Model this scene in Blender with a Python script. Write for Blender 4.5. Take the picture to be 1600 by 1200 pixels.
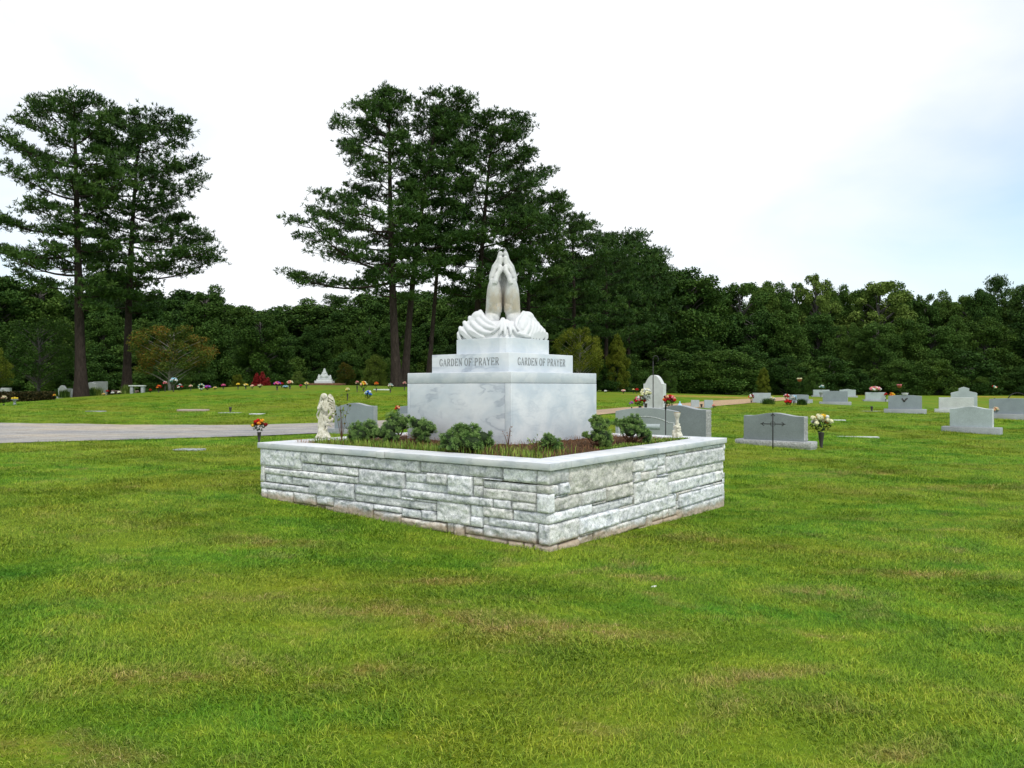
import bpy, math, random
import numpy as np
from mathutils import Vector, Matrix, Euler

# ---------------------------------------------------------------- camera, world, sun
for o in list(bpy.data.objects): bpy.data.objects.remove(o)
SC = bpy.context.scene
COL = SC.collection
F, CX, CY, EYE = 1190.0, 800.0, 604.0, 1.6          # focal length and horizon of the 1600x1200 photograph
cam = bpy.data.objects.new('camera', bpy.data.cameras.new('camera')); COL.objects.link(cam)
cam.location = (0, 0, EYE)
cam.rotation_euler = (math.radians(90) + math.atan(4/F), 0, 0)
cam.data.sensor_width = 36; cam.data.lens = 36*F/1600
cam.data.clip_end = 2000; cam.data.clip_start = .05
SC.camera = cam

SUN_EL, SUN_AZ = math.radians(58), math.radians(150)  # azimuth from +Y clockwise: behind the camera, to the right
W = bpy.data.worlds.new('World'); SC.world = W; W.use_nodes = True
wn, wl = W.node_tree.nodes, W.node_tree.links
bg = wn['Background']; bg.inputs['Strength'].default_value = .10
sky = wn.new('ShaderNodeTexSky'); sky.sky_type = 'NISHITA'; sky.sun_disc = False
sky.sun_elevation = SUN_EL; sky.sun_rotation = SUN_AZ
tc = wn.new('ShaderNodeTexCoord')
sep = wn.new('ShaderNodeSeparateXYZ'); wl.new(tc.outputs['Generated'], sep.inputs[0])
mp = wn.new('ShaderNodeMapping'); mp.inputs['Scale'].default_value = (1.0, 1.0, 2.6); wl.new(tc.outputs['Generated'], mp.inputs[0])
nz = wn.new('ShaderNodeTexNoise'); nz.inputs['Scale'].default_value = 2.2; nz.inputs['Detail'].default_value = 6; nz.inputs['Roughness'].default_value = .5
nz.inputs['Distortion'].default_value = .4
wl.new(mp.outputs[0], nz.inputs['Vector'])
def wmath(op, a, b, clamp=False):
    m = wn.new('ShaderNodeMath'); m.operation = op; m.use_clamp = clamp
    for i, v in enumerate((a, b)):
        if isinstance(v, (int, float)): m.inputs[i].default_value = v
        else: wl.new(v, m.inputs[i])
    return m.outputs[0]
# thin veil of cloud: thinner towards the lower right and the far left
xr = wmath('MULTIPLY', wmath('ADD', sep.outputs['X'], -.05), 1.35)
xr = wmath('MAXIMUM', xr, wmath('MULTIPLY', wmath('ADD', sep.outputs['X'], .22), -1.1))
xr = wmath('MULTIPLY', wmath('MAXIMUM', xr, 0.), wmath('SUBTRACT', 1.15, wmath('MULTIPLY', sep.outputs['Z'], 2.3)))
cloud = wmath('SUBTRACT', wmath('ADD', wmath('MULTIPLY', nz.outputs['Fac'], 1.3), .45), wmath('MAXIMUM', xr, 0.), True)
mix = wn.new('ShaderNodeMix'); mix.data_type = 'RGBA'; wl.new(cloud, mix.inputs['Factor'])
sc_ = wn.new('ShaderNodeMix'); sc_.data_type = 'RGBA'; sc_.blend_type = 'MULTIPLY'; sc_.inputs['Factor'].default_value = 1
wl.new(sky.outputs[0], sc_.inputs['A']); sc_.inputs['B'].default_value = (1.6, 2.0, 1.95, 1)
wl.new(sc_.outputs['Result'], mix.inputs['A']); mix.inputs['B'].default_value = (10.6, 10.9, 11.3, 1)
wl.new(mix.outputs['Result'], bg.inputs['Color'])

sl = bpy.data.lights.new('sun', 'SUN'); sl.energy = 1.9; sl.angle = math.radians(10); sl.color = (1, .965, .9)
sun = bpy.data.objects.new('sun', sl); COL.objects.link(sun)
sd = Vector((math.sin(SUN_AZ)*math.cos(SUN_EL), math.cos(SUN_AZ)*math.cos(SUN_EL), math.sin(SUN_EL)))
sun.rotation_euler = sd.to_track_quat('Z', 'Y').to_euler()
SC.view_settings.view_transform = 'Standard'; SC.view_settings.look = 'None'
SC.view_settings.gamma = 1; SC.view_settings.exposure = 0.0
SC.render.engine = 'CYCLES'
SC.cycles.max_bounces = 6; SC.cycles.diffuse_bounces = 3

# ---------------------------------------------------------------- helpers
rng = np.random.default_rng(7); random.seed(7)
def tag(o, label=None, cat=None, group=None, kind=None):
    if label: o['label'] = label
    if cat: o['category'] = cat
    if group: o['group'] = group
    if kind: o['kind'] = kind
    return o
def empty(name, loc, rz=0):
    o = bpy.data.objects.new(name, None); COL.objects.link(o); o.location = loc; o.rotation_euler = (0, 0, rz)
    o.empty_display_size = .2
    return o
def mesh_np(name, V, Fc, mat=None, smooth=False):
    """V (n,3) ; Fc list of (m,k) int arrays"""
    me = bpy.data.meshes.new(name)
    V = np.asarray(V, np.float32).reshape(-1, 3)
    if not isinstance(Fc, list): Fc = [Fc]
    Fc = [np.asarray(f, np.int32) for f in Fc if len(f)]
    me.vertices.add(len(V)); me.vertices.foreach_set('co', V.ravel())
    nl = sum(f.size for f in Fc); npoly = sum(len(f) for f in Fc)
    me.loops.add(nl); me.polygons.add(npoly)
    me.loops.foreach_set('vertex_index', np.concatenate([f.ravel() for f in Fc]))
    st = []; s = 0
    for f in Fc:
        st.append(s + np.arange(len(f))*f.shape[1]); s += f.size
    me.polygons.foreach_set('loop_start', np.concatenate(st).astype(np.int32))
    me.update(calc_edges=True); me.validate()
    if smooth: me.polygons.foreach_set('use_smooth', np.ones(len(me.polygons), bool))
    if mat: me.materials.append(mat)
    return me
def link(name, me, parent=None, loc=None):
    o = bpy.data.objects.new(name, me); COL.objects.link(o)
    if parent: o.parent = parent
    if loc is not None: o.location = loc
    return o
class MB:
    def __init__(s): s.v = []; s.f = {3: [], 4: []}; s.n = 0; s.ng = []
    def add(s, V, Fs):
        V = np.asarray(V, float).reshape(-1, 3); s.v.append(V)
        for f in Fs:
            f = [i + s.n for i in f]
            if len(f) in s.f: s.f[len(f)].append(f)
            else: s.ng.append(f)
        s.n += len(V)
    def box(s, x0, x1, y0, y1, z0, z1, M=None):
        V = np.array([(x, y, z) for z in (z0, z1) for x, y in ((x0, y0), (x1, y0), (x1, y1), (x0, y1))], float)
        if M is not None: V = np.array([M @ Vector(v) for v in V])
        s.add(V, [(3, 2, 1, 0), (4, 5, 6, 7), (0, 1, 5, 4), (1, 2, 6, 5), (2, 3, 7, 6), (3, 0, 4, 7)])
    def tube(s, pts, rad, n=8, cap=True):
        P = [Vector(p) for p in pts]; m = len(P)
        R = [rad]*m if isinstance(rad, (int, float)) else rad
        V = []; up = Vector((0, 0, 1)); prev = None
        for i, p in enumerate(P):
            d = (P[min(i+1, m-1)] - P[max(i-1, 0)]).normalized()
            if prev is None:
                a = d.cross(up)
                if a.length < .05: a = d.cross(Vector((1, 0, 0)))
                a.normalize()
            else:
                a = (prev - d*prev.dot(d)).normalized()
            prev = a; b = d.cross(a)
            for k in range(n):
                t = 2*math.pi*k/n
                V.append(p + (a*math.cos(t) + b*math.sin(t))*R[i])
        Fs = [(i*n+k, i*n+(k+1) % n, (i+1)*n+(k+1) % n, (i+1)*n+k) for i in range(m-1) for k in range(n)]
        if cap:
            V.append(P[0]); V.append(P[-1]); c0, c1 = m*n, m*n+1
            Fs += [(c0, (k+1) % n, k) for k in range(n)] + [(c1, (m-1)*n+k, (m-1)*n+(k+1) % n) for k in range(n)]
        s.add([tuple(v) for v in V], Fs)
    def ell(s, c, r, M=None, nu=14, nv=9):
        c = np.array(c, float); r = np.array(r if hasattr(r, '__len__') else (r, r, r), float)
        V = [(0, 0, 1)]
        for j in range(1, nv):
            t = math.pi*j/nv
            V += [(math.sin(t)*math.cos(2*math.pi*k/nu), math.sin(t)*math.sin(2*math.pi*k/nu), math.cos(t)) for k in range(nu)]
        V.append((0, 0, -1)); V = np.array(V)*r
        if M is not None: V = V @ np.array(M.to_3x3()).T
        Fs = [(0, 1+k, 1+(k+1) % nu) for k in range(nu)]
        for j in range(nv-2):
            a = 1+j*nu; b = a+nu
            Fs += [(a+k, b+k, b+(k+1) % nu, a+(k+1) % nu) for k in range(nu)]
        a = 1+(nv-2)*nu; e = a+nu
        Fs += [(e, a+(k+1) % nu, a+k) for k in range(nu)]
        s.add(V+c, Fs)
    def lathe(s, prof, c=(0, 0, 0), n=16):
        V = []; m = len(prof)
        for r, z in prof: V += [(c[0]+r*math.cos(2*math.pi*k/n), c[1]+r*math.sin(2*math.pi*k/n), c[2]+z) for k in range(n)]
        Fs = [(i*n+k, i*n+(k+1) % n, (i+1)*n+(k+1) % n, (i+1)*n+k) for i in range(m-1) for k in range(n)]
        V += [(c[0], c[1], c[2]+prof[0][1]), (c[0], c[1], c[2]+prof[-1][1])]
        Fs += [(m*n, (k+1) % n, k) for k in range(n)] + [(m*n+1, (m-1)*n+k, (m-1)*n+(k+1) % n) for k in range(n)]
        s.add(V, Fs)
    def mesh(s, name, mat=None, smooth=False):
        V = np.concatenate(s.v)
        if s.ng:
            me = bpy.data.meshes.new(name)
            me.from_pydata([tuple(v) for v in V], [], s.f[3]+s.f[4]+s.ng); me.update()
            if mat: me.materials.append(mat)
            if smooth: me.polygons.foreach_set('use_smooth', np.ones(len(me.polygons), bool))
            return me
        return mesh_np(name, V, [f for f in s.f.values() if f], mat, smooth)
    def build(s, name, mat, parent=None, smooth=False, loc=None, bevel=0, seg=2):
        o = link(name, s.mesh(name, mat, smooth), parent, loc)
        if bevel:
            b = o.modifiers.new('bevel', 'BEVEL'); b.width = bevel; b.segments = seg; b.limit_method = 'ANGLE'; b.angle_limit = math.radians(40)
        return o
def sculpt(mb, name, mat, voxel, smooth=3, fac=.5):
    """merge overlapping forms into one continuous carved surface"""
    o = link(name, mb.mesh(name))
    r = o.modifiers.new('r', 'REMESH'); r.mode = 'VOXEL'; r.voxel_size = voxel
    if smooth:
        m = o.modifiers.new('s', 'SMOOTH'); m.iterations = smooth; m.factor = fac
    dg = bpy.context.evaluated_depsgraph_get()
    me = bpy.data.meshes.new_from_object(o.evaluated_get(dg))
    bpy.data.objects.remove(o)
    me.name = name; me.materials.clear(); me.materials.append(mat)
    me.polygons.foreach_set('use_smooth', np.ones(len(me.polygons), bool))
    return me
def copy_tree(o, parent=None):
    c = o.copy(); COL.objects.link(c); c.parent = parent
    for ch in list(o.children): copy_tree(ch, c)
    return c

# ---- materials
def S(r, g, b):
    f = lambda c: (c/255/12.92) if c/255 <= .04045 else ((c/255+.055)/1.055)**2.4
    return (f(r), f(g), f(b), 1)
class NT:
    def __init__(s, name, rough=.8, spec=.3):
        s.m = bpy.data.materials.new(name); s.m.use_nodes = True
        s.t = s.m.node_tree; s.N = s.t.nodes; s.L = s.t.links
        s.b = s.N['Principled BSDF']; s.b.inputs['Roughness'].default_value = rough
        s.b.inputs['Specular IOR Level'].default_value = spec
    def pos(s, coord='Object', scale=(1, 1, 1), loc=(0, 0, 0), rot=(0, 0, 0)):
        if coord == 'World': g = s.N.new('ShaderNodeNewGeometry'); o = g.outputs['Position']
        else: g = s.N.new('ShaderNodeTexCoord'); o = g.outputs[coord]
        mp = s.N.new('ShaderNodeMapping'); mp.inputs['Scale'].default_value = scale; mp.inputs['Location'].default_value = loc
        mp.inputs['Rotation'].default_value = rot
        s.L.new(o, mp.inputs[0]); return mp.outputs[0]
    def noise(s, vec, scale, detail=4, rough=.55, dist=0):
        n = s.N.new('ShaderNodeTexNoise'); n.inputs['Scale'].default_value = scale; n.inputs['Detail'].default_value = detail
        n.inputs['Roughness'].default_value = rough; n.inputs['Distortion'].default_value = dist
        if vec is not None: s.L.new(vec, n.inputs['Vector'])
        return n.outputs['Fac']
    def ramp(s, fac, stops):
        r = s.N.new('ShaderNodeValToRGB'); s.L.new(fac, r.inputs[0]); e = r.color_ramp.elements
        while len(e) < len(stops): e.new(.5)
        for i, (p, c) in enumerate(stops):
            e[i].position = p; e[i].color = c if hasattr(c, '__len__') else (c, c, c, 1)
        return r.outputs[0]
    def mix(s, fac, a, b, mode='MIX'):
        m = s.N.new('ShaderNodeMix'); m.data_type = 'RGBA'; m.blend_type = mode
        for k, v in (('Factor', fac), ('A', a), ('B', b)):
            if isinstance(v, (int, float)): m.inputs[k].default_value = v
            elif hasattr(v, '__len__'): m.inputs[k].default_value = v
            else: s.L.new(v, m.inputs[k])
        return m.outputs['Result']
    def math(s, op, a, b=0, clamp=False):
        m = s.N.new('ShaderNodeMath'); m.operation = op; m.use_clamp = clamp
        for i, v in enumerate((a, b)):
            if isinstance(v, (int, float)): m.inputs[i].default_value = v
            else: s.L.new(v, m.inputs[i])
        return m.outputs[0]
    def bump(s, h, strength=.3, dist=.01):
        b = s.N.new('ShaderNodeBump'); b.inputs['Strength'].default_value = strength; b.inputs['Distance'].default_value = dist
        s.L.new(h, b.inputs['Height']); s.L.new(b.outputs[0], s.b.inputs['Normal'])
    def col(s, c):
        if hasattr(c, '__len__'): s.b.inputs['Base Color'].default_value = c
        else: s.L.new(c, s.b.inputs['Base Color'])
        return s.m
    def attr(s, name):
        a = s.N.new('ShaderNodeAttribute'); a.attribute_name = name; return a.outputs['Fac']
    def rnd(s): return s.N.new('ShaderNodeObjectInfo').outputs['Random']
def plain(name, c, rough=.7, spec=.3, var=.25, sc=30):
    n = NT(name, rough, spec); v = n.noise(n.pos('Object'), sc, 3)
    dk = tuple(x*(1-var) for x in c[:3])+(1,); lt = tuple(min(1, x*(1+var)) for x in c[:3])+(1,)
    return n.col(n.ramp(v, [(.3, dk), (.7, lt)]))

# ---- pixel helpers (photograph pixels at 1600x1200)
def at(px, py, d): return Vector(((px-CX)*d/F, d, EYE-(py-CY)*d/F))

# ---------------------------------------------------------------- terrain
ctrl = [(0, -8, 0), (-10, -6, .05), (10, -6, -.1), (-9, 0, .05), (9, 0, -.12), (0, 0, 0), (0, 4, -.01), (-6, 5, .05), (6, 5, -.13),
        (.38, 7.55, -.06), (-3.5, 10.4, .08), (3.3, 11.4, -.2), (-.6, 14.2, .05), (-12, 12, .14), (12, 12, -.2), (1.2, 16.5, -.08)]
for px, py, d in [(0, 694, 19.5), (-250, 706, 18.5), (-300, 664, 25), (400, 683, 21.5), (0, 662, 26), (200, 664, 26.5), (400, 663, 27), (560, 674, 23),
                  (100, 640, 34), (300, 633, 37), (480, 630, 37), (600, 626, 38),
                  (-150, 640, 38), (0, 632, 40), (100, 623, 44), (200, 615, 47), (300, 608, 47.5), (400, 604, 47.5), (500, 603, 47.5), (640, 606.5, 48),
                  (760, 612, 46), (935, 643, 31), (935, 613, 55), (1030, 614, 60),
                  (1100, 702, 18), (1210, 699, 20), (1520, 677, 26), (1412, 646, 35), (1497, 646, 36), (1600, 656, 31), (1310, 632, 45),
                  (1700, 665, 30), (1190, 629.5, 44), (1100, 637, 38), (1367, 627, 50), (1280, 620, 57), (1100, 617.5, 66), (1300, 615.5, 76), (1500, 615, 80), (1680, 616, 80)]:
    p = at(px, py, d); ctrl.append((p.x, p.y, p.z))
for x, y, z in [(-45, 60, .3), (-30, 62, .7), (-18, 64, 1.2), (-6, 66, 1.3), (8, 75, 1.1), (-80, 50, .2), (-60, 110, .5), (0, 120, 1), (60, 120, .8), (110, 110, .6),
                (110, 40, .2), (60, 10, -.2), (-60, 10, .2), (-130, 60, 0), (140, 80, .4), (0, -40, 0), (60, -40, -.2), (-60, -40, .1), (0, 200, .8), (130, 200, .8), (-130, 200, .5)]:
    ctrl.append((x, y, z))
C = np.array(ctrl, float)
def _phi(r2): return np.where(r2 > 1e-9, r2*np.log(np.maximum(r2, 1e-9)), 0)
def _k(P):
    d2 = ((P[:, None, :2]-C[None, :, :2])**2).sum(-1)/900.
    return np.hstack([_phi(d2), np.ones((len(P), 1)), P[:, :2]/30.])
_n = len(C); A_ = np.zeros((_n+3, _n+3)); K_ = _k(C); A_[:_n] = K_; A_[:_n, :_n] += np.eye(_n)*.0015; A_[_n:, :_n] = K_[:, _n:].T
_w = np.linalg.solve(A_, np.concatenate([C[:, 2], np.zeros(3)]))
def terr(x, y):
    x = np.atleast_1d(np.asarray(x, float)); y = np.atleast_1d(np.asarray(y, float))
    out = np.empty(len(x))
    for i in range(0, len(x), 20000):
        P = np.stack([np.clip(x[i:i+20000], -135, 145), np.clip(y[i:i+20000], -40, 200)], 1); out[i:i+20000] = _k(P) @ _w
    return out
def tz(x, y): return float(terr(x, y)[0])
def hit(px, py, dmax=120):
    ds = np.concatenate([np.arange(2, 30, .05), np.arange(30, dmax, .15)])
    x = (px-CX)*ds/F; z = EYE-(py-CY)*ds/F
    g = terr(x, ds) - z
    i = np.argmax(g > 0)
    if not (g > 0).any(): i = int(np.argmax(g))
    return Vector((x[i], ds[i], float(g[i]+z[i])))
def gp(px, d):
    x = (px-CX)*d/F; return Vector((x, d, tz(x, d)))

def axis(a, b, f0, f1, st, grow):
    L = [f0];
    while L[-1] < f1: L.append(L[-1]+st)
    s = st; x = L[-1]
    while x < b: s *= grow; x += s; L.append(x)
    s = st; x = f0; R = []
    while x > a: s *= grow; x -= s; R.append(x)
    return np.array(R[::-1]+L)
xs = axis(-600, 600, -14, 14, .4, 1.045); ys = axis(-300, 900, -2, 50, .4, 1.06)
GX, GY = np.meshgrid(xs, ys); GZ = terr(GX.ravel(), GY.ravel()).reshape(GX.shape)
nx, ny = len(xs), len(ys)
ii = np.arange(nx-1)[None, :]+np.arange(ny-1)[:, None]*nx
quads = np.stack([ii, ii+1, ii+nx+1, ii+nx], -1).reshape(-1, 4)

# lawn colours: one node group used by the ground sheet and by the blades
TH = math.radians(53.5)
nP = Vector((.383, 7.60)); dA = Vector((-math.sin(TH), math.cos(TH))); dB = Vector((math.cos(TH), math.sin(TH)))
SA, SB = 4.84, 4.79
def lawn_group():
    g = bpy.data.node_groups.new('lawn_colour', 'ShaderNodeTree')
    g.interface.new_socket('Color', in_out='OUTPUT', socket_type='NodeSocketColor')
    class G(NT):
        def __init__(s): s.t = g; s.N = g.nodes; s.L = g.links
    n = G(); out = g.nodes.new('NodeGroupOutput')
    w = n.pos('World', (1, 1, 0))
    big = n.noise(n.pos('World', (.16, .34, 0)), 1, 3, .5, .6)
    mid = n.noise(n.pos('World', (1.3, 1.9, 0), (7, 3, 0)), 1, 6, .68, .5)
    fine = n.noise(n.pos('World', (1, 1, 0)), 6, 4, .65)
    brk = n.noise(n.pos('World', (1, 1.3, 0)), 3.2, 5, .72, .6)
    c = n.ramp(mid, [(.34, (.042, .135, .004, 1)), (.5, (.084, .182, .005, 1)), (.64, (.150, .225, .009, 1))])
    c = n.mix(n.ramp(big, [(.38, 0), (.62, .6)]), c, (.165, .178, .010, 1))
    br = n.ramp(n.noise(n.pos('World', (1.2, 2.0, 0), (13, 5, 0)), 1, 6, .7, .8), [(.54, 0), (.68, .6)])
    c = n.mix(br, c, (.19, .160, .035, 1))
    def spot(px, py, rx, ry, rot=0):
        p = hit(px, py); s_ = n.N.new('ShaderNodeVectorMath'); s_.operation = 'SUBTRACT'
        s_.inputs[1].default_value = (p.x, p.y, 0); n.L.new(w, s_.inputs[0])
        m = n.N.new('ShaderNodeMapping'); m.inputs['Rotation'].default_value = (0, 0, math.radians(rot)); m.inputs['Scale'].default_value = (1, 1, 1)
        n.L.new(s_.outputs[0], m.inputs[0])
        m2 = n.N.new('ShaderNodeMapping'); m2.inputs['Scale'].default_value = (1/rx, 1/ry, 0); n.L.new(m.outputs[0], m2.inputs[0])
        l = n.N.new('ShaderNodeVectorMath'); l.operation = 'LENGTH'; n.L.new(m2.outputs[0], l.inputs[0])
        v = n.math('SUBTRACT', 1.25, l.outputs['Value'])
        return n.math('MULTIPLY', n.math('ADD', v, .25), n.ramp(brk, [(.40, 0), (.62, 1)]), True)
    for a in [(1075, 950, 1.5, .28, 8), (1180, 960, .7, .3, 0), (760, 870, .5, .2, 20), (330, 880, 1.3, .35, -10), (80, 960, .7, .5, 0), (420, 1130, .8, .3, 0), (250, 800, .9, .6, 0), (1500, 820, 2, .4, 0), (1150, 800, .5, .5, 0)]:
        c = n.mix(n.math('MULTIPLY', spot(*a), .6), c, (.042, .150, .004, 1))
    for a in [(690, 912, .45, .14, -15), (1290, 930, .5, .2, 0), (950, 890, .55, .07, -35), (1000, 905, .5, .09, 15), (1400, 1185, .35, .10, -20), (60, 1175, .5, .12, 0),
              (1100, 845, .45, .2, 0), (1330, 740, 2.0, .25, -12), (1560, 762, 2.2, .3, -10), (880, 990, .8, .25, 0), (590, 1050, .3, .12, 0), (420, 850, .6, .2, 0), (1450, 900, .9, .18, 0),
              (1170, 1060, .5, .1, -20), (240, 1070, .4, .2, 0), (650, 960, .9, .25, 10)]:
        c = n.mix(n.math('MULTIPLY', spot(*a), .55), c, (.235, .155, .045, 1))
    for a in [(1400, 616.5, 5.5, 2.2, 0), (1545, 620, 3, 2, 0), (1200, 617, 8, 3, 0), (1110, 620, 6, 2, 0)]:
        c = n.mix(spot(*a), c, (.42, .24, .06, 1))
    n.L.new(c, out.inputs[0])
    return g
LG = lawn_group()
def lawn_mat(name, blade):
    n = NT(name, .75 if blade else .9, .25 if blade else .1)
    g = n.N.new('ShaderNodeGroup'); g.node_tree = LG; c = g.outputs[0]
    if blade:
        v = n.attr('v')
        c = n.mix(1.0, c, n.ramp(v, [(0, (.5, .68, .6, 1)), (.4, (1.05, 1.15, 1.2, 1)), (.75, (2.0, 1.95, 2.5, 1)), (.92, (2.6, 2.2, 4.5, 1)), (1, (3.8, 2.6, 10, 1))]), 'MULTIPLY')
        n.b.inputs['Transmission Weight'].default_value = 0
    else:
        f = n.noise(n.pos('World'), 22, 5, .7)
        c = n.mix(1.0, c, n.ramp(f, [(.3, .78), (.7, 1.3)]), 'MULTIPLY')
        n.bump(n.noise(n.pos('World'), 9, 6, .7), .6, .05)
    return n.col(c)
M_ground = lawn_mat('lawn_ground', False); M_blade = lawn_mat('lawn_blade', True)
ground = link('ground', mesh_np('ground', np.stack([GX, GY, GZ], -1).reshape(-1, 3), quads, M_ground, True))
tag(ground, 'mown lawn of the cemetery rising to a low hill', kind='structure')

# ---- lane
FAR = [(-500, 672), (-300, 666), (-150, 663.5), (0, 662), (100, 663), (200, 664.5), (340, 665), (498, 662), (600, 658), (750, 650), (935, 641), (1040, 632.5), (1116, 626.5), (1190, 622.5), (1240, 620.5)]
NEAR = [(-500, 730), (-300, 713), (-150, 703), (0, 694), (100, 691), (200, 688), (340, 684), (498, 678), (600, 673), (750, 662), (935, 649), (1040, 641), (1116, 635.5), (1190, 629), (1240, 625)]
fe = np.array([hit(*p) for p in FAR]); ne = np.array([hit(*p) for p in NEAR])
def dens(E, k=8):
    t = np.linspace(0, len(E)-1, (len(E)-1)*k+1); return np.stack([np.interp(t, np.arange(len(E)), E[:, i]) for i in (0, 1)], 1)
fe, ne = dens(fe), dens(ne); nn = len(fe)
fe += (np.sin(np.arange(nn)*1.7)*.04+np.sin(np.arange(nn)*.6)*.06)[:, None]*np.array([0, 1]); ne += (np.sin(np.arange(nn)*1.3)*.04+np.sin(np.arange(nn)*2.9)*.03)[:, None]*np.array([0, 1])
RV = []; m_ = 10
for j in range(m_+1): RV.append(fe*(1-j/m_)+ne*j/m_)
RV = np.concatenate(RV); RZ = terr(RV[:, 0], RV[:, 1])+.025
jj = np.arange(nn-1)[None, :]+np.arange(m_)[:, None]*nn
rq = np.stack([jj+nn, jj+nn+1, jj+1, jj], -1).reshape(-1, 4)
n = NT('lane_gravel_asphalt', .9, .2)
sp = n.noise(n.pos('World'), 26, 4, .8); pt = n.noise(n.pos('World', (.12, .5, 1)), 1.4, 4, .6)
c = n.ramp(pt, [(.36, (.26, .26, .27, 1)), (.52, (.34, .32, .29, 1)), (.66, (.42, .35, .27, 1))])
xx = n.N.new('ShaderNodeSeparateXYZ'); n.L.new(n.pos('World'), xx.inputs[0])
rt = n.ramp(n.math('MULTIPLY', n.math('ADD', xx.outputs[0], 6), .08), [(0, 0), (1, 1)])
c = n.mix(rt, c, (.40, .28, .17, 1))
c = n.mix(1.0, c, n.ramp(n.noise(n.pos('World', (.5, 1.6, 1)), 2.2, 6, .8, .6), [(.34, .66), (.5, 1.0), (.66, 1.22)]), 'MULTIPLY')
c = n.mix(1.0, c, n.ramp(sp, [(.3, .55), (.5, 1.0), (.72, 1.4)]), 'MULTIPLY'); n.bump(sp, .5, .02)
road = link('road', mesh_np('road', np.column_stack([RV, RZ]), rq, n.col(c), True)); tag(road, 'pale gravelly lane crossing the lawn', kind='structure')

# ---- grass blades
def tuft_mesh(name, nb, spread, hmin, hmax, w):
    V = []; Q = []; T = []; vv = []
    for i in range(nb):
        a = rng.uniform(0, 2*math.pi); r = spread*math.sqrt(rng.uniform()); b = np.array([r*math.cos(a), r*math.sin(a), -.005])
        h = rng.uniform(hmin, hmax); az = rng.normal(0, 1.15); lean = rng.uniform(.4, 1.7)
        d = np.array([math.cos(az), math.sin(az), 0]); sd_ = np.array([-d[1], d[0], 0])*w*rng.uniform(.7, 1.2)
        sd_ = sd_*math.cos(.6)+np.array([0, 0, 0]); tw = rng.uniform(-.8, .8); sd_ = sd_*math.cos(tw)+d*w*math.sin(tw)
        m = b+d*h*.38*lean+np.array([0, 0, h*(.66-.12*lean)]); t = b+d*h*lean*(.85+.2*rng.uniform())+np.array([0, 0, h*max(.18, 1-.36*lean)])
        k = len(V); V += [b-sd_, b+sd_, m+sd_*.8, m-sd_*.8, t]; Q.append((k, k+1, k+2, k+3)); T.append((k+3, k+2, k+4)); vv += [rng.uniform()]*5
    me = mesh_np(name, V, [np.array(T), np.array(Q)], M_blade)
    at_ = me.attributes.new('v', 'FLOAT', 'POINT'); at_.data.foreach_set('value', np.array(vv, np.float32))
    return me
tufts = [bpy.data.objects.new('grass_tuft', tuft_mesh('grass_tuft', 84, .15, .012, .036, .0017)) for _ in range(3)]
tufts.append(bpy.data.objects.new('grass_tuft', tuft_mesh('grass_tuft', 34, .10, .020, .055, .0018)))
def in_poly_road(x, y):
    r = np.zeros(len(x), bool)
    fy = np.interp(x, fe[:, 0], fe[:, 1]); ny_ = np.interp(x, ne[:, 0], ne[:, 1])
    return (y < fy+.05) & (y > ny_-.02) & (x < fe[-1, 0])
pts = []
GRASS_DENS = 1.0
for y0, y1, den, s0, s1 in [(1.8, 4.5, 230, .9, 1.25), (4.5, 7, 200, .95, 1.3), (7, 11, 130, 1.05, 1.5), (11, 17, 70, 1.2, 1.7), (17, 28, 26, 1.5, 2.2), (28, 42, 9, 1.8, 2.6)]:
    hw = .82*y1+1; nn_ = int(GRASS_DENS*den*2*hw*(y1-y0))
    x = rng.uniform(-hw, hw, nn_); y = rng.uniform(y0, y1, nn_); k = np.abs(x) < .76*y+.9; x, y = x[k], y[k]
    u = (x-nP.x)*dA.x+(y-nP.y)*dA.y; v = (x-nP.x)*dB.x+(y-nP.y)*dB.y
    k = ~((u > .0) & (u < SA) & (v > .0) & (v < SB)); k &= ~in_poly_road(x, y); x, y = x[k], y[k]
    fld = np.sin(x*2.1+np.sin(y*1.7)*1.3)*np.cos(y*2.6+np.sin(x*1.9))+.6*np.sin(x*5.3+y*3.1)*np.cos(y*6.1-x*2.2)
    ang = np.sin(x*1.3+2*np.sin(y*.9))*2.2+np.cos(y*2.9+x)*1.2
    pts.append(np.column_stack([x, y, terr(x, y), rng.uniform(s0, s1, len(x))*(1+.22*fld), ang+rng.normal(0, 1.15, len(x))]))
pts = np.concatenate(pts)
gm = bpy.data.meshes.new('grass'); gm.vertices.add(len(pts)); gm.vertices.foreach_set('co', pts[:, :3].astype(np.float32).ravel())
a = gm.attributes.new('scl', 'FLOAT', 'POINT'); a.data.foreach_set('value', pts[:, 3].astype(np.float32))
a = gm.attributes.new('rot', 'FLOAT_VECTOR', 'POINT'); a.data.foreach_set('vector', np.column_stack([rng.normal(0, .06, len(pts)), rng.normal(0, .06, len(pts)), pts[:, 4]]).astype(np.float32).ravel())
gm.update()
grass = link('grass', gm); tag(grass, 'short uneven lawn grass with dry brown patches', 'grass', kind='stuff')
ng = bpy.data.node_groups.new('grass_gn', 'GeometryNodeTree')
ng.interface.new_socket('Geometry', in_out='INPUT', socket_type='NodeSocketGeometry'); ng.interface.new_socket('Geometry', in_out='OUTPUT', socket_type='NodeSocketGeometry')
gi = ng.nodes.new('NodeGroupInput'); go = ng.nodes.new('NodeGroupOutput'); iop = ng.nodes.new('GeometryNodeInstanceOnPoints'); jn = ng.nodes.new('GeometryNodeJoinGeometry')
for t in tufts:
    oi = ng.nodes.new('GeometryNodeObjectInfo'); oi.inputs['Object'].default_value = t; oi.inputs['As Instance'].default_value = True; ng.links.new(oi.outputs['Geometry'], jn.inputs[0])
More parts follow.
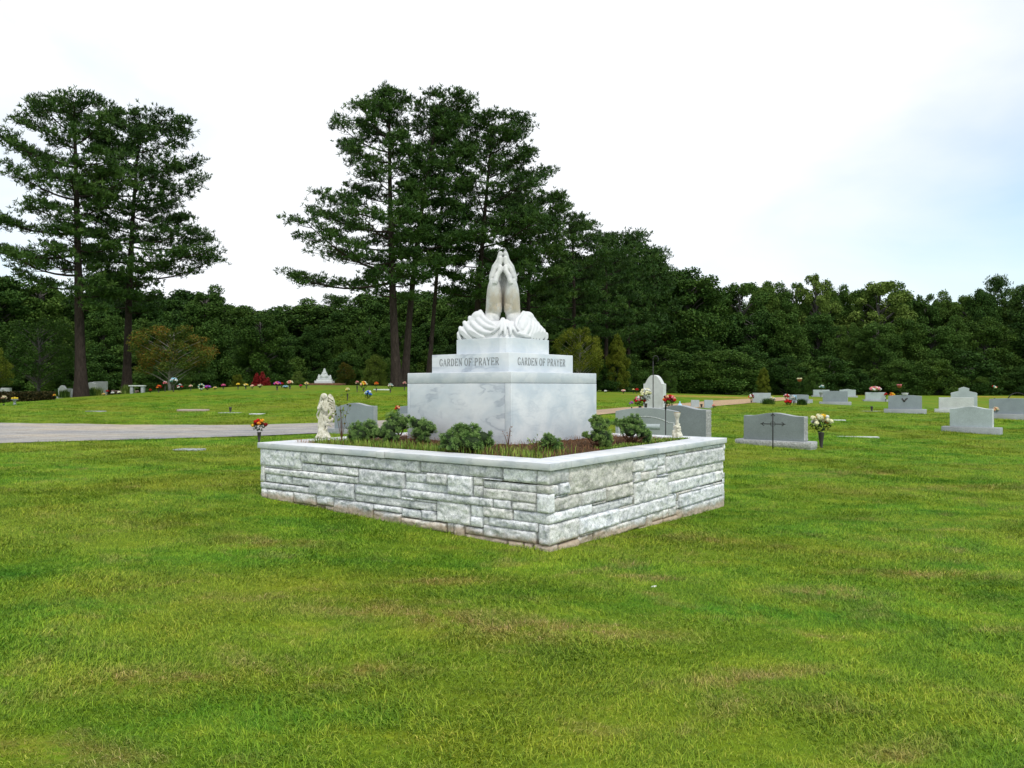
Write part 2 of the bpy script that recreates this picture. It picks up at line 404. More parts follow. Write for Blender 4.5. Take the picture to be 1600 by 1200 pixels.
def natt(name, ty):
    q = ng.nodes.new('GeometryNodeInputNamedAttribute'); q.data_type = ty; q.inputs['Name'].default_value = name; return q.outputs[0]
ng.links.new(gi.outputs[0], iop.inputs['Points']); ng.links.new(jn.outputs[0], iop.inputs['Instance']); iop.inputs['Pick Instance'].default_value = True
ng.links.new(natt('rot', 'FLOAT_VECTOR'), iop.inputs['Rotation']); ng.links.new(natt('scl', 'FLOAT'), iop.inputs['Scale']); ng.links.new(iop.outputs[0], go.inputs[0])
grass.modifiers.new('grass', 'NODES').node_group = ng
# ---------------------------------------------------------------- marbles, stones
def marble(name, base=(.74, .76, .79), vein=(.30, .34, .41), scale=1.6, rough=.4, stain=0, rot=(0, .6, .5), vamt=.6):
    n = NT(name, rough, .35); p = n.pos('Object', (1, 1, 1), (3, 1, 2), rot)
    cl = n.noise(p, scale, 4, .55, .5)
    w1 = n.noise(n.pos('Object', (.7, .7, 2.2), (4.3, 2.1, 6.6), rot), scale*.85, 4, .55, .5)
    msk = n.noise(n.pos('Object', (1, 1, 1), (11, 3, 8)), scale*1.3, 3, .5)
    vf = n.math('MULTIPLY', n.ramp(w1, [(.44, 0), (.49, .9), (.503, 1), (.515, .25), (.58, 0)]), n.ramp(msk, [(.40, 0), (.52, vamt)]))
    fine = n.noise(n.pos('Object', (1, 1, 2.2), (7, 7, 1), rot), scale*5, 5, .65, .5)
    c = n.mix(n.ramp(cl, [(.36, .85), (.60, 0)]), tuple(base)+(1,), tuple(np.array(base)*np.array((.70, .765, .82)))+(1,))
    c = n.mix(n.ramp(fine, [(.38, .28), (.58, 0)]), c, tuple(np.array(base)*.82)+(1,))
    c = n.mix(vf, c, tuple(vein)+(1,))
    if stain:
        q = n.noise(n.pos('Object', (1, 1, .5), (9, 2, 4)), 7, 4, .6)
        c = n.mix(n.math('MULTIPLY', n.ramp(q, [(.5, 0), (.7, 1)]), stain), c, (.50, .44, .32, 1))
    n.bump(n.noise(p, 60, 3), .08, .004)
    return n.col(c)
M_mar = marble('white_marble'); M_mar2 = marble('white_marble_cloudy', (.74, .765, .80), (.45, .50, .57), 2.6, .4, 0, (.4, .2, 1.1), .35)
M_cop = marble('coping_marble', (.72, .73, .75), (.45, .48, .52), 3.0, .45, .12, (.3, .9, .2), .6)

def stone_mat():
    n = NT('rock_faced_marble', .85, .25); p = n.pos('Object')
    cb = n.N.new('ShaderNodeCombineXYZ'); n.L.new(n.math('MULTIPLY', n.attr('tint'), 37), cb.inputs[0]); n.L.new(n.math('MULTIPLY', n.attr('tint'), 91), cb.inputs[2])
    va = n.N.new('ShaderNodeVectorMath'); va.operation = 'ADD'; n.L.new(p, va.inputs[0]); n.L.new(cb.outputs[0], va.inputs[1]); p = va.outputs[0]
    a = n.noise(p, 9, 6, .68, .4); b = n.noise(p, 42, 4, .7); t = n.attr('tint')
    c = n.ramp(a, [(.33, (.38, .41, .46, 1)), (.45, (.68, .70, .73, 1)), (.57, (.88, .89, .91, 1))])
    c = n.mix(n.ramp(t, [(.55, 0), (1, .6)]), c, n.ramp(a, [(.3, (.42, .39, .32, 1)), (.6, (.78, .73, .62, 1))]))
    hsh = n.math('FRACT', n.math('MULTIPLY', n.attr('tint'), 17.3))
    c = n.mix(1.0, c, n.ramp(hsh, [(0, .82), (1, 1.14)]), 'MULTIPLY')
    c = n.mix(1.0, c, n.ramp(b, [(.3, .68), (.6, 1.15)]), 'MULTIPLY')
    # dark lichen blotches and soil splash at the foot of the wall
    l = n.noise(n.pos('Object', (1, 1, .8), (4, 4, 4)), 5.5, 6, .75, .5)
    c = n.mix(n.ramp(l, [(.60, 0), (.70, .55)]), c, (.22, .23, .22, 1))
    zz = n.math('ADD', n.attr('foot'), n.math('MULTIPLY', n.noise(p, 4, 5, .7), -.22))
    c = n.mix(n.ramp(n.math('ADD', zz, .06), [(.0, .7), (.06, 0)]), c, (.42, .29, .17, 1))
    n.bump(n.noise(p, 30, 6, .7), .7, .02)
    return n.col(c)
M_stone = stone_mat()
n = NT('lime_mortar', .95, .1); M_mortar = n.col(n.ramp(n.noise(n.pos('Object'), 14, 5, .7), [(.35, (.035, .035, .03, 1)), (.7, (.22, .20, .16, 1))]))

def V3(p2, z): return Vector((p2.x, p2.y, z))
from mathutils import noise as mnoise
ZT = .83; ZC = .755      # coping top and underside
inset = .035
def face_u(px, org, d):
    rx = (px-CX)/F; return (rx*org.y-org.x)/(d.x-rx*d.y)
def face_uv(px, py, org, d):
    u = face_u(px, org, d); dep = org.y+u*d.y; return u, EYE-(py-CY)*dep/F
corners = [nP+dA*inset+dB*inset, nP+dA*(SA-inset)+dB*inset, nP+dA*(SA-inset)+dB*(SB-inset), nP+dA*inset+dB*(SB-inset)]
wall_root = empty('planter_wall', V3(nP+dA*SA/2+dB*SB/2, 0))
tag(wall_root, 'low square wall of rough pale marble blocks with smooth coping around the flower bed', 'wall')
WO = wall_root.location
# measured stones on the two front faces (photo pixel corners: top-left, bottom-right)
def q2(l): return [((380+a/4, 580+b/4), (380+c/4, 580+d/4)) for a, b, c, d in l]
def q3(l): return [((760+a/4, 580+b/4), (760+c/4, 580+d/4)) for a, b, c, d in l]
LS = q2([(95, 495, 362, 605), (368, 512, 482, 568), (488, 520, 1100, 625), (1105, 575, 1600, 662), (365, 570, 555, 630), (558, 588, 720, 645), (95, 585, 130, 685), (133, 595, 718, 695),
         (722, 607, 1005, 725), (137, 648, 240, 697), (243, 655, 297, 705), (300, 660, 408, 715), (95, 688, 405, 755), (410, 675, 688, 803), (692, 715, 980, 790), (985, 740, 1530, 850),
         (97, 735, 148, 780), (150, 738, 312, 815), (312, 757, 455, 820), (458, 775, 560, 832), (1010, 628, 1138, 690), (1142, 640, 1278, 705), (1010, 690, 1272, 760), (1280, 655, 1408, 770),
         (693, 765, 1200, 870), (565, 800, 810, 915), (1135, 872, 1198, 925), (1203, 820, 1388, 950), (815, 880, 985, 945), (985, 905, 1240, 985)]) + \
     q3([(105, 625, 310, 695), (315, 640, 400, 705), (0, 680, 310, 755), (315, 705, 400, 760), (0, 745, 308, 808), (0, 800, 308, 865), (315, 762, 400, 885), (0, 850, 155, 920),
         (160, 880, 400, 945), (40, 915, 315, 990), (0, 965, 280, 1055), (318, 950, 400, 1070)])
RS = q3([(400, 645, 518, 690), (400, 708, 455, 757), (458, 705, 518, 740), (520, 635, 912, 690), (400, 762, 592, 850), (600, 735, 745, 805), (750, 720, 905, 775), (400, 890, 660, 882),
         (665, 830, 905, 835), (400, 955, 575, 1015), (580, 905, 828, 945), (690, 1000, 890, 985), (920, 575, 985, 605), (1135, 550, 1470, 560), (1150, 635, 1500, 600), (1145, 690, 1425, 685),
         (940, 715, 1140, 775), (1215, 790, 1470, 765), (1240, 850, 1490, 855), (990, 565, 1060, 600), (830, 865, 1160, 850)])
GU, GV = .02, .018
def stones_for(org, d, length, z0, z1, fixed):
    nu, nv = int(length/GU), int((z1-z0)/GV); occ = np.zeros((nu, nv), bool); out = []
    for tl, br in fixed:
        u0, v1 = face_uv(tl[0], tl[1], org, d); u1, v0 = face_uv(br[0], br[1], org, d)
        if u0 > u1: u0, u1 = u1, u0
        a, b = int(round(u0/GU)), int(round(u1/GU)); c, e = int(round((v0-z0)/GV)), int(round((v1-z0)/GV))
        a, c = max(a, 0), max(c, 0); b, e = min(b, nu), min(e, nv)
        if b-a < 2 or e-c < 2 or occ[a:b, c:e].mean() > .25: continue
        # shrink away from what is already placed
        while e > c+1 and occ[a:b, e-1].any(): e -= 1
        while c < e-1 and occ[a:b, c].any(): c += 1
        while b > a+1 and occ[b-1, c:e].any(): b -= 1
        while a < b-1 and occ[a, c:e].any(): a += 1
        if occ[a:b, c:e].any() or b-a < 2 or e-c < 2: continue
        occ[a:b, c:e] = True; out.append((a, b, c, e))
    for _ in range(3):                                                 # let the measured stones close up on each other
        for i_, (a, b, c, e) in enumerate(out):
            if a > 0 and not occ[a-1, c:e].any(): a -= 1
            if b < nu and not occ[b, c:e].any(): b += 1
            if c > 0 and not occ[a:b, c-1].any() and _ < 2: c -= 1
            if e < nv and not occ[a:b, e].any() and _ < 2: e += 1
            occ[a:b, c:e] = True; out[i_] = (a, b, c, e)
    for j in range(nv):
        i = 0
        while i < nu:
            if occ[i, j]: i += 1; continue
            hh = random.choice([4, 5, 5, 6, 7, 9]); ww = random.choice([10, 16, 22, 30, 38] if fixed is not RS else [8, 12, 16, 22, 28])
            b = i
            while b < nu and not occ[b, j] and b-i < ww: b += 1
            k = b                                                      # absorb a sliver at the end of the run
            while k < nu and not occ[k, j] and k-b < 5: k += 1
            if k == nu or occ[k, j]: b = k
            e = j+1
            while e < nv and e-j < hh and not occ[i:b, e].any(): e += 1
            k = e
            while k < nv and not occ[i:b, k].any() and k-e < 4: k += 1
            if k == nv or occ[i:b, k].any(): e = k
            occ[i:b, j:e] = True; out.append((i, b, j, e)); i = b
    return out
def build_wall():
    V = []; Q = []; tint = []; foot = []
    for fi, (i0, i1) in enumerate([(0, 1), (0, 3), (1, 2), (3, 2)]):
        org, end = corners[i0], corners[i1]; d = (end-org); L = d.length; d.normalize()
        nrm = Vector((d.y, -d.x))
        ctr = (corners[0]+corners[2])/2
        if (org-ctr).dot(nrm) < 0: nrm = -nrm
        zlo = -.42
        for (a, b, c, e) in stones_for(org, d, L, zlo, ZC-.004, LS if fi == 0 else RS if fi == 1 else []):
            u0, u1, v0, v1 = a*GU, b*GU, zlo+c*GV, zlo+e*GV
            if b*GU > L-GU*1.5: u1 = L
            if e*GV+zlo > ZC-.025: v1 = ZC-.004
            g = .0035; gu = .009
            if rng.uniform() < .25: v1 -= rng.uniform(.004, .012)
            lt = rng.uniform(); tn = lt if fi == 0 else min(1, lt*.8+.35)
            if v1 < .12: tn = max(tn, .65)
            bulge = rng.uniform(.0, .008)+(.008 if (v1-v0) > .11 else 0); seam = rng.uniform(-.014, .010)
            U0 = u0+(gu if a > 0 else -seam); U1 = u1-(gu if u1 < L-1e-6 else -seam)
            nu_ = max(3, int((U1-U0)/.02)+1); nv_ = max(3, int((v1-v0)/.02)+1)
            k0 = len(V)
            tl = rng.uniform(-.004, .004, 4)
            for j in range(nv_+1):
                fv = j/nv_
                for i in range(nu_+1):
                    fu = i/nu_
                    u = U0+(U1-U0)*fu; v = v0+g+(v1-v0-2*g)*fv
                    dv = min(fv, 1-fv)*(v1-v0); du = min(fu, 1-fu)*(U1-U0)
                    ed = min(1, min(du, dv)/.013)
                    if (a == 0 and fu < .5) or (u1 >= L-1e-6 and fu >= .5): ed = min(1, dv/.013)
                    off = seam + bulge*math.sin(math.pi/2*ed) - .008*(1-ed) + ((rng.uniform(-.0025, .0025)+.015*mnoise.noise(Vector((u*7, v*11, k0*.37+fi*9)))+.012*mnoise.noise(Vector((u*22, v*30, k0*.37)))) if ed > .2 else 0)
                    if ed < .99 and 0 < i < nu_: v += rng.uniform(-.0025, .0025)
                    if ed < .99 and 0 < j < nv_ and not (a == 0 and i == 0) and not (u1 >= L-1e-6 and i == nu_): u += rng.uniform(-.003, .003)
                    cs = 0
                    if i == 0 and a == 0: off = seam
                    if i == nu_ and u1 >= L-1e-6: off = seam
                    p = org+d*u+nrm*off
                    V.append((p.x-WO.x, p.y-WO.y, v)); tint.append(tn)
            flip = (d.x*nrm.y-d.y*nrm.x) > 0
            def q(a1, b1, c1, d1): Q.append((a1, d1, c1, b1) if flip else (a1, b1, c1, d1))
            w_ = nu_+1
            for j in range(nv_):
                for i in range(nu_):
                    q(k0+j*w_+i, k0+j*w_+i+1, k0+(j+1)*w_+i+1, k0+(j+1)*w_+i)
            # skirt back into the wall
            loop = [j0 for j0 in range(w_)]+[j*w_+nu_ for j in range(1, nv_+1)]+[nv_*w_+i for i in range(nu_-1, -1, -1)]+[j*w_ for j in range(nv_-1, 0, -1)]
            kb = len(V)
            for id_ in loop:
                x, y, z = V[k0+id_]; V.append((x-nrm.x*.09, y-nrm.y*.09, z)); tint.append(tn)
            m = len(loop)
            for t in range(m): q(k0+loop[(t+1) % m], k0+loop[t], kb+t, kb+(t+1) % m)
    me = mesh_np('stone_courses', V, np.array(Q), M_stone)
    Va = np.array(V); foot = Va[:, 2]-terr(Va[:, 0]+WO.x, Va[:, 1]+WO.y); at_ = me.attributes.new('foot', 'FLOAT', 'POINT'); at_.data.foreach_set('value', foot.astype(np.float32))
    at_ = me.attributes.new('tint', 'FLOAT', 'POINT'); at_.data.foreach_set('value', np.array(tint, np.float32))
    me.polygons.foreach_set('use_smooth', np.ones(len(me.polygons), bool))
    sh = link('stone_courses', me, wall_root)
    # mortar core: a ring behind the stones
    core = MB(); inn = .055
    o_ = [nP+dA*(inset+inn)+dB*(inset+inn), nP+dA*(SA-inset-inn)+dB*(inset+inn), nP+dA*(SA-inset-inn)+dB*(SB-inset-inn), nP+dA*(inset+inn)+dB*(SB-inset-inn)]
    t_ = .30
    i_ = [nP+dA*t_+dB*t_, nP+dA*(SA-t_)+dB*t_, nP+dA*(SA-t_)+dB*(SB-t_), nP+dA*t_+dB*(SB-t_)]
    VV = []
    for z in (-.42, ZC-.003):
        for P_ in (o_, i_): VV += [(p.x-WO.x, p.y-WO.y, z) for p in P_]
    Fs = []
    for k in range(4):
        k2 = (k+1) % 4
        Fs += [(k, k2, 8+k2, 8+k), (4+k2, 4+k, 12+k, 12+k2), (8+k, 8+k2, 12+k2, 12+k)]
    core.add(VV, Fs); core.build('mortar_core', M_mortar, wall_root)
build_wall()
# coping slabs, mitred look with open joints
def coping():
    w = .40; loc = lambda p, z: (p.x-WO.x, p.y-WO.y, z)
    def P(a, b): return nP+dA*a+dB*b
    jl = face_u(588, nP, dA), face_u(601, nP, dA)
    jr = face_u(902, nP, dB), face_u(1029, nP, dB), face_u(1114, nP, dB)
    g = .0025
    def slab(a0, a1, b0, b1, dz=0, mitre=None):
        mb = MB(); V = [loc(P(a, b), z+dz) for z in (ZC, ZT) for a, b in ((a0, b0), (a1, b0), (a1, b1), (a0, b1))]
        mb.add(V, [(3, 2, 1, 0), (4, 5, 6, 7), (0, 1, 5, 4), (1, 2, 6, 5), (2, 3, 7, 6), (3, 0, 4, 7)])
        mb.build('coping_slab', M_cop, wall_root, bevel=.006)
    L = sorted([0, jr[0]*.0, jl[0], jl[1], SA]) 
    jm = (jl[0]+jl[1])/2; slab(0, jm-.001, 0.004, w); slab(jm+.001, SA, 0.004, w, .0005); slab(min(jl)+.004, max(jl)-.004, -.006, .003, -.002)
    slab(0, w, w+2*g, jr[1]-g); slab(0, w, jr[1]+g, jr[2]-g, -.002); slab(0, w, jr[2]+g, SB)
    slab(w+g*2, SA*.55, SB-w, SB, .001); slab(SA*.55+2*g, SA, SB-w, SB)
    slab(SA-w, SA, w+2*g, SB*.5-g, .001); slab(SA-w, SA, SB*.5+g, SB-w-2*g)
coping()
# soil bed
n = NT('pine_straw_mulch', 1, .1); p_ = n.pos('World')
c = n.ramp(n.noise(p_, 34, 6, .75), [(.3, (.030, .018, .010, 1)), (.5, (.095, .052, .028, 1)), (.68, (.24, .15, .08, 1))]); n.bump(n.noise(p_, 25, 6, .8), 1, .05)
M_soil = n.col(c)
PC = Vector((-.13, 10.97)); TP = math.radians(50)
pA = Vector((-math.sin(TP), math.cos(TP))); pB = Vector((math.cos(TP), math.sin(TP)))
def soil_z(x, y):
    r = max(abs((Vector((x, y))-PC).dot(pA)), abs((Vector((x, y))-PC).dot(pB)))
    t = min(1, max(0, (2.1-r)/1.0)); return .80+.062*t*t*(3-2*t)
SV = []; ns = 60
for j in range(ns+1):
    for i in range(ns+1):
        a, b = .36+(SA-.72)*i/ns, .36+(SB-.72)*j/ns; p = nP+dA*a+dB*b
        SV.append((p.x-WO.x, p.y-WO.y, soil_z(p.x, p.y)+rng.uniform(-.012, .012)))
kk = np.arange(ns)[None, :]+np.arange(ns)[:, None]*(ns+1)
link('soil_bed', mesh_np('soil_bed', SV, np.stack([kk, kk+ns+1, kk+ns+2, kk+1], -1).reshape(-1, 4), M_soil, True), wall_root)

# ---------------------------------------------------------------- monument
mon = empty('prayer_monument', (PC.x, PC.y, .80), TP)       # local x = pB, local y = pA
tag(mon, 'tiered white marble monument lettered GARDEN OF PRAYER in the middle of the walled bed', 'monument')
def blk(name, s, z0, z1, mat, bev=.006, parent=mon):
    mb = MB(); mb.box(-s/2, s/2, -s/2, s/2, z0-.8, z1-.8); return mb.build(name, mat, parent, bevel=bev)
Z1, Z2, Z3, Z4 = 1.645, 1.79, 2.05, 2.27
s1, s2, s3 = 1.93, 1.44, .945
core = MB(); core.box(-s1/2+.03, s1/2-.03, -s1/2+.03, s1/2-.03, -.15, Z1-.8-.002); core.build('core_block', M_mortar, mon)
h0, h1 = -.12, Z1-.8-.0035
def panel(x0, x1, y0, y1, mat): mb = MB(); mb.box(x0, x1, y0, y1, h0, h1); mb.build('side_panel', mat, mon, bevel=.003)
# left visible face is local x = -s/2 (normal -pB); right visible face is local y = -s/2 (normal -pA)
e = s1/2; g = .002; T = .029
panel(-e, -e+T, -e+.105+g, e-.05-g, M_mar); panel(-e, -e+T, -e, -e+.105-g, M_mar2); panel(-e, -e+T, e-.05+g, e, M_mar2)
panel(-e+T+g, e, -e, -e+T, M_mar2); panel(e-T, e, -e+T+g, e, M_mar); panel(-e+T+g, e-T-g, e-T, e, M_mar2)
blk('cap_slab', s1, Z1, Z2, M_mar2); blk('inscribed_block', s2, Z2, Z3, M_mar)
# top block: front corner softened
tb = MB(); e3 = s3/2; ch = .13
prof = [(-e3, e3), (-e3, -e3+ch), (-e3+.035, -e3+.035), (-e3+ch, -e3), (e3, -e3), (e3, e3)]
V = [(x, y, z) for z in (Z3-.8, Z4-.8) for x, y in prof]; m = len(prof)
tb.add(V, [tuple(range(m)), tuple(range(2*m-1, m-1, -1))]+[(k, m+k, m+(k+1) % m, (k+1) % m) for k in range(m)])
tb.build('hand_plinth', marble('plinth_marble', (.72, .745, .775), (.55, .60, .66), 2.4, .4, 0, (.1, .4, .2), .3), mon, bevel=.006)

# lettering, cut as thin dark strokes
GL = {'G': [[(.86, .80), (.72, .95), (.5, 1), (.25, .93), (.1, .7), (.07, .5), (.1, .3), (.25, .07), (.5, 0), (.75, .06), (.82, .15)], [(.82, .42), (.82, .06)], [(.62, .42), (.95, .42)]],
      'A': [[(.08, 0), (.48, 1)], [(.48, 1), (.9, 0)], [(.22, .33), (.76, .33)], [(-.02, 0), (.2, 0)], [(.76, 0), (1.02, 0)]],
      'R': [[(.2, 0), (.2, 1)], [(.06, 1), (.55, 1), (.76, .92), (.82, .75), (.75, .58), (.55, .5), (.2, .5)], [(.5, .5), (.9, 0), (1.0, 0)], [(.06, 0), (.34, 0)]],
      'D': [[(.2, 0), (.2, 1)], [(.06, 1), (.5, 1), (.75, .88), (.88, .65), (.88, .35), (.75, .12), (.5, 0), (.06, 0)]],
      'E': [[(.2, 0), (.2, 1)], [(.06, 1), (.82, 1), (.84, .82)], [(.2, .52), (.62, .52)], [(.62, .62), (.62, .42)], [(.06, 0), (.84, 0), (.88, .2)]],
      'N': [[(.15, 0), (.15, 1)], [(.15, 1), (.85, 0)], [(.85, 0), (.85, 1)], [(0, 1), (.15, 1)], [(0, 0), (.3, 0)], [(.7, 1), (1, 1)]],
      'O': [[(.5, 1), (.24, .92), (.1, .7), (.06, .5), (.1, .3), (.24, .08), (.5, 0), (.76, .08), (.9, .3), (.94, .5), (.9, .7), (.76, .92), (.5, 1)]],
      'F': [[(.2, 0), (.2, 1)], [(.06, 1), (.82, 1), (.84, .82)], [(.2, .52), (.62, .52)], [(.62, .62), (.62, .42)], [(.06, 0), (.34, 0)]],
      'P': [[(.2, 0), (.2, 1)], [(.06, 1), (.55, 1), (.78, .92), (.86, .74), (.78, .56), (.55, .47), (.2, .47)], [(.06, 0), (.34, 0)]],
      'Y': [[(.08, 1), (.5, .5)], [(.92, 1), (.5, .5)], [(.5, .5), (.5, 0)], [(-.03, 1), (.2, 1)], [(.8, 1), (1.03, 1)], [(.36, 0), (.64, 0)]]}
def lettering(text, u0, u1, z0, h, fn):
    """fn(u, z, off) -> local point"""
    adv = sum(.6 if ch == ' ' else 1.22 for ch in text)-.22; w = (u1-u0)/adv; mb = MB(); u = u0
    for ch in text:
        if ch == ' ': u += .6*w; continue
        for si, st in enumerate(GL[ch]):
            for (a, b), (c, d) in zip(st[:-1], st[1:]):
                x0, y0, x1, y1 = u+a*w, z0+b*h, u+c*w, z0+d*h
                dx, dy = x1-x0, y1-y0; L = math.hypot(dx, dy); vert = abs(dy)/max(L, 1e-6)
                t = h*(.024+.042*vert); 
                if ch == 'A' and si == 0 or ch == 'N' and si != 1 or ch == 'Y' and si == 1: t = h*.032
                nx_, ny_ = -dy/L*t, dx/L*t; ex, ey = dx/L*t*.3, dy/L*t*.3
                c4 = [(x0+nx_-ex, y0+ny_-ey), (x0-nx_-ex, y0-ny_-ey), (x1-nx_+ex, y1-ny_+ey), (x1+nx_+ex, y1+ny_+ey)]
                V = [fn(p, q, o) for o in (-.001, .0025+rng.uniform(0, .0004)) for p, q in c4]
                mb.add(V, [(0, 1, 2, 3), (7, 6, 5, 4), (0, 4, 5, 1), (1, 5, 6, 2), (2, 6, 7, 3), (3, 7, 4, 0)])
        u += 1.22*w
    return mb
n = NT('letter_paint', .8, .2); M_let = n.col((.24, .25, .26, 1))
e2 = s2/2
cor2 = PC-pA*e2-pB*e2
def f_left(u, z, off): return (-e2-off, -e2+u, z-.8)
def f_right(u, z, off): return (-e2+u, -e2-off, z-.8)
ua, ub = face_u(779.5, cor2, pA), face_u(687, cor2, pA)        # reads left to right towards the corner
def words(text, u0, u1, z0, h, fn):
    wd = lambda t: sum(.6 if ch == ' ' else 1.22 for ch in t); tot = wd(text)-.22; k = (u1-u0)/tot; pos = 0
    for w_ in text.split(' '):
        L_ = lettering(w_, u0+pos*k, u0+(pos+wd(w_)-.22)*k, z0, h, fn); L_.build('lettering', M_let, mon); pos += wd(w_)+.6
words('GARDEN OF PRAYER', 0, ub-ua, 1.888, .098, lambda u, z, o: f_left(ub-u, z, o))
ua, ub = face_u(809, cor2, pB), face_u(883, cor2, pB)
words('GARDEN OF PRAYER', ua, ub, 1.888, .098, f_right)

# ---- praying hands: modelled in a view-aligned frame, x right, y away, z up, origin on the plinth
U = .00922
def X(px): return (px-788.5)*U
def Z(py): return (531-py)*U
n = NT('weathered_white_marble', .5, .35); p_ = n.pos('Object')
c = n.ramp(n.noise(p_, 5, 5, .6, .6), [(.35, (.50, .51, .52, 1)), (.6, (.66, .66, .65, 1))])
zz = n.N.new('ShaderNodeSeparateXYZ'); n.L.new(p_, zz.inputs[0])
up = n.ramp(zz.outputs[2], [(.34, 0), (.42, 1)])
band = n.ramp(zz.outputs[2], [(.34, 0), (.44, 1), (.62, .8), (.80, 0)])
st = n.ramp(n.noise(n.pos('Object', (1.3, 1, .8), (2, 0, 1)), 5, 3, .6), [(.36, 0), (.56, 1)])
c = n.mix(n.math('MULTIPLY', n.math('MULTIPLY', band, st), .75), c, (.46, .37, .25, 1))
c = n.mix(n.math('MULTIPLY', up, n.ramp(n.noise(p_, 22, 5, .75, .5), [(.56, 0), (.66, .6)])), c, (.30, .31, .31, 1))
n.bump(n.noise(p_, 45, 4), .15, .006)
M_hand = n.col(c)
hb = MB()
def arm(pts, n_=14): hb.tube([p[:3] for p in pts], [p[3] for p in pts], n_); [hb.ell(p[:3], p[3]*.995) for p in (pts[0], pts[-1])]
for s in (-1, 1):
    sx = lambda v: s*v
    # palm: one lofted form, thin across x, wide in depth
    SEC = [(.30, .150, .080, .085), (.36, .142, .105, .12), (.43, .136, .112, .150), (.52, .128, .116, .170), (.62, .126, .113, .185), (.72, .126, .103, .190), (.79, .126, .088, .185), (.86, .126, .066, .165)]
    V = []; nk = 22
    for z_, x_, rx_, ry_ in SEC:
        for k in range(nk):
            t = 2*math.pi*k/nk; ct, st_ = math.cos(t), math.sin(t)
            V.append((sx(x_)+rx_*math.copysign(abs(ct)**.8, ct), ry_*math.copysign(abs(st_)**.9, st_), z_))
    mm = len(SEC); Fs = [(i*nk+k, i*nk+(k+1) % nk, (i+1)*nk+(k+1) % nk, (i+1)*nk+k) for i in range(mm-1) for k in range(nk)]
    V += [(sx(.15), 0, .28), (sx(.146), 0, .87)]
    Fs += [(mm*nk, (k+1) % nk, k) for k in range(nk)]+[(mm*nk+1, (mm-1)*nk+k, (mm-1)*nk+(k+1) % nk) for k in range(nk)]
    hb.add(V, Fs)
    hb.ell((sx(.10), -.08, .46), (.085, .085, .14))
    # fingers: little finger nearest the viewer
    fingers = [(-.165, .820, .108, 1.070, .020, .040), (-.062, .900, .150, 1.205, .020, .041), (.048, .930, .158, 1.282, .034, .042), (.150, .915, .158, 1.235, .036, .041)]
    for k, (yb, zb, xb, zt, xt, r) in enumerate(fingers):
        ym = yb*.82; yt = yb*.55
        P0 = Vector((sx(xb), yb, zb)); P3 = Vector((sx(xt), yt, zt-.03))
        P1 = P0.lerp(P3, .40)+Vector((sx(.012), (ym-yb)*.2, 0)); P2 = P0.lerp(P3, .70); P2.x = sx(max(.043, abs(P2.x)-.014)); P3.x = sx(max(xt, .036))
        hb.tube([P0-(P1-P0)*.45, P0, P0.lerp(P1, .5), P1, P1.lerp(P2, .5), P2, P3], [r*.8, r*1.05, r*.98, r*1.03, r*.95, r*1.0, r*.84], 12)
        hb.ell(P3, r*.82); hb.ell(P0, r*1.05)
    # thumb on the far side
    P = [Vector((sx(.09), .05, .42)), Vector((sx(.065), .08, .60)), Vector((sx(.05), .08, .82)), Vector((sx(.035), .08, 1.02))]
    hb.tube(P, [.080, .070, .058, .036], 12); hb.ell(P[-1], .037)
    # wrist and forearm going down and outwards into the sleeve
    arm([(sx(.135), 0, .44, .115), (sx(.150), -.03, .34, .108), (sx(.175), -.07, .24, .118), (sx(.23), -.09, .12, .135)])
    hb.ell((sx(.125), -.095, .30), (.075, .07, .09))
me = sculpt(hb, 'praying_hands', M_hand, .0075, 2, .5)
ho = link('praying_hands', me, mon); ho.location = (0, 0, Z4-.8); ho.rotation_euler = (0, 0, -TP)
# ---- sleeves with folds
db = MB()
def cl(pts, r):
    """crop pixels (705+x/9.7, 470+y/9.7) with a depth and a radius in metres"""
    P = []
    for x, yy, y_ in pts:
        a_, b_ = X(705+x/9.7), Z(470+yy/9.7); P.append(Vector((a_, ysurf(a_, b_)+max(.035, 1.28*(max(r) if hasattr(r, '__len__') else r)), b_)))
    # smooth
    Q = []
    for i in range(len(P)-1):
        a, b, c_, d_ = P[max(i-1, 0)], P[i], P[i+1], P[min(i+2, len(P)-1)]
        for t in (0, .25, .5, .75):
            Q.append(.5*((2*b)+(-a+c_)*t+(2*a-5*b+4*c_-d_)*t*t+(-a+3*b-3*c_+d_)*t**3))
    Q.append(P[-1]); m = len(Q)
    R = [r*(.55+.45*math.sin(math.pi*min(1, .15+.85*i/(m-1)))) for i in range(m)] if not hasattr(r, '__len__') else list(np.interp(np.linspace(0, 1, m), np.linspace(0, 1, len(r)), r))
    db.tube(Q, R, 10); db.ell(Q[0], R[0]); db.ell(Q[-1], R[-1])
# mass follows the diamond plan of the plinth and leans back with height
ZW = [-.02, .10, .16, .22, .30, .37, .43, .50]; WW = [.665, .655, .61, .545, .455, .39, .335, .28]; DD = [.62, .56, .50, .43, .32, .22, .13, .05]
def ysurf(x, z):
    w, d = np.interp(z, ZW, WW), np.interp(z, ZW, DD); t = min(.995, abs(x)/w); return -d*(1-t**1.15)**(1/1.15)
V = []; nk = 48; secs = [-.02, .05, .10, .15, .20, .25]
for z_ in secs:
    w, d = np.interp(z_, ZW, WW)-.085, np.interp(z_, ZW, DD)-.085
    for k in range(nk):
        t = 2*math.pi*k/nk; c_, s_ = math.cos(t), math.sin(t); r_ = (abs(c_)**1.2+abs(s_)**1.2)**(-1/1.2)
        V.append((w*c_*r_, (d if s_ < 0 else min(d+.05, .6))*s_*r_, z_))
mm = len(secs); V += [(0, 0, -.02), (0, 0, .29)]
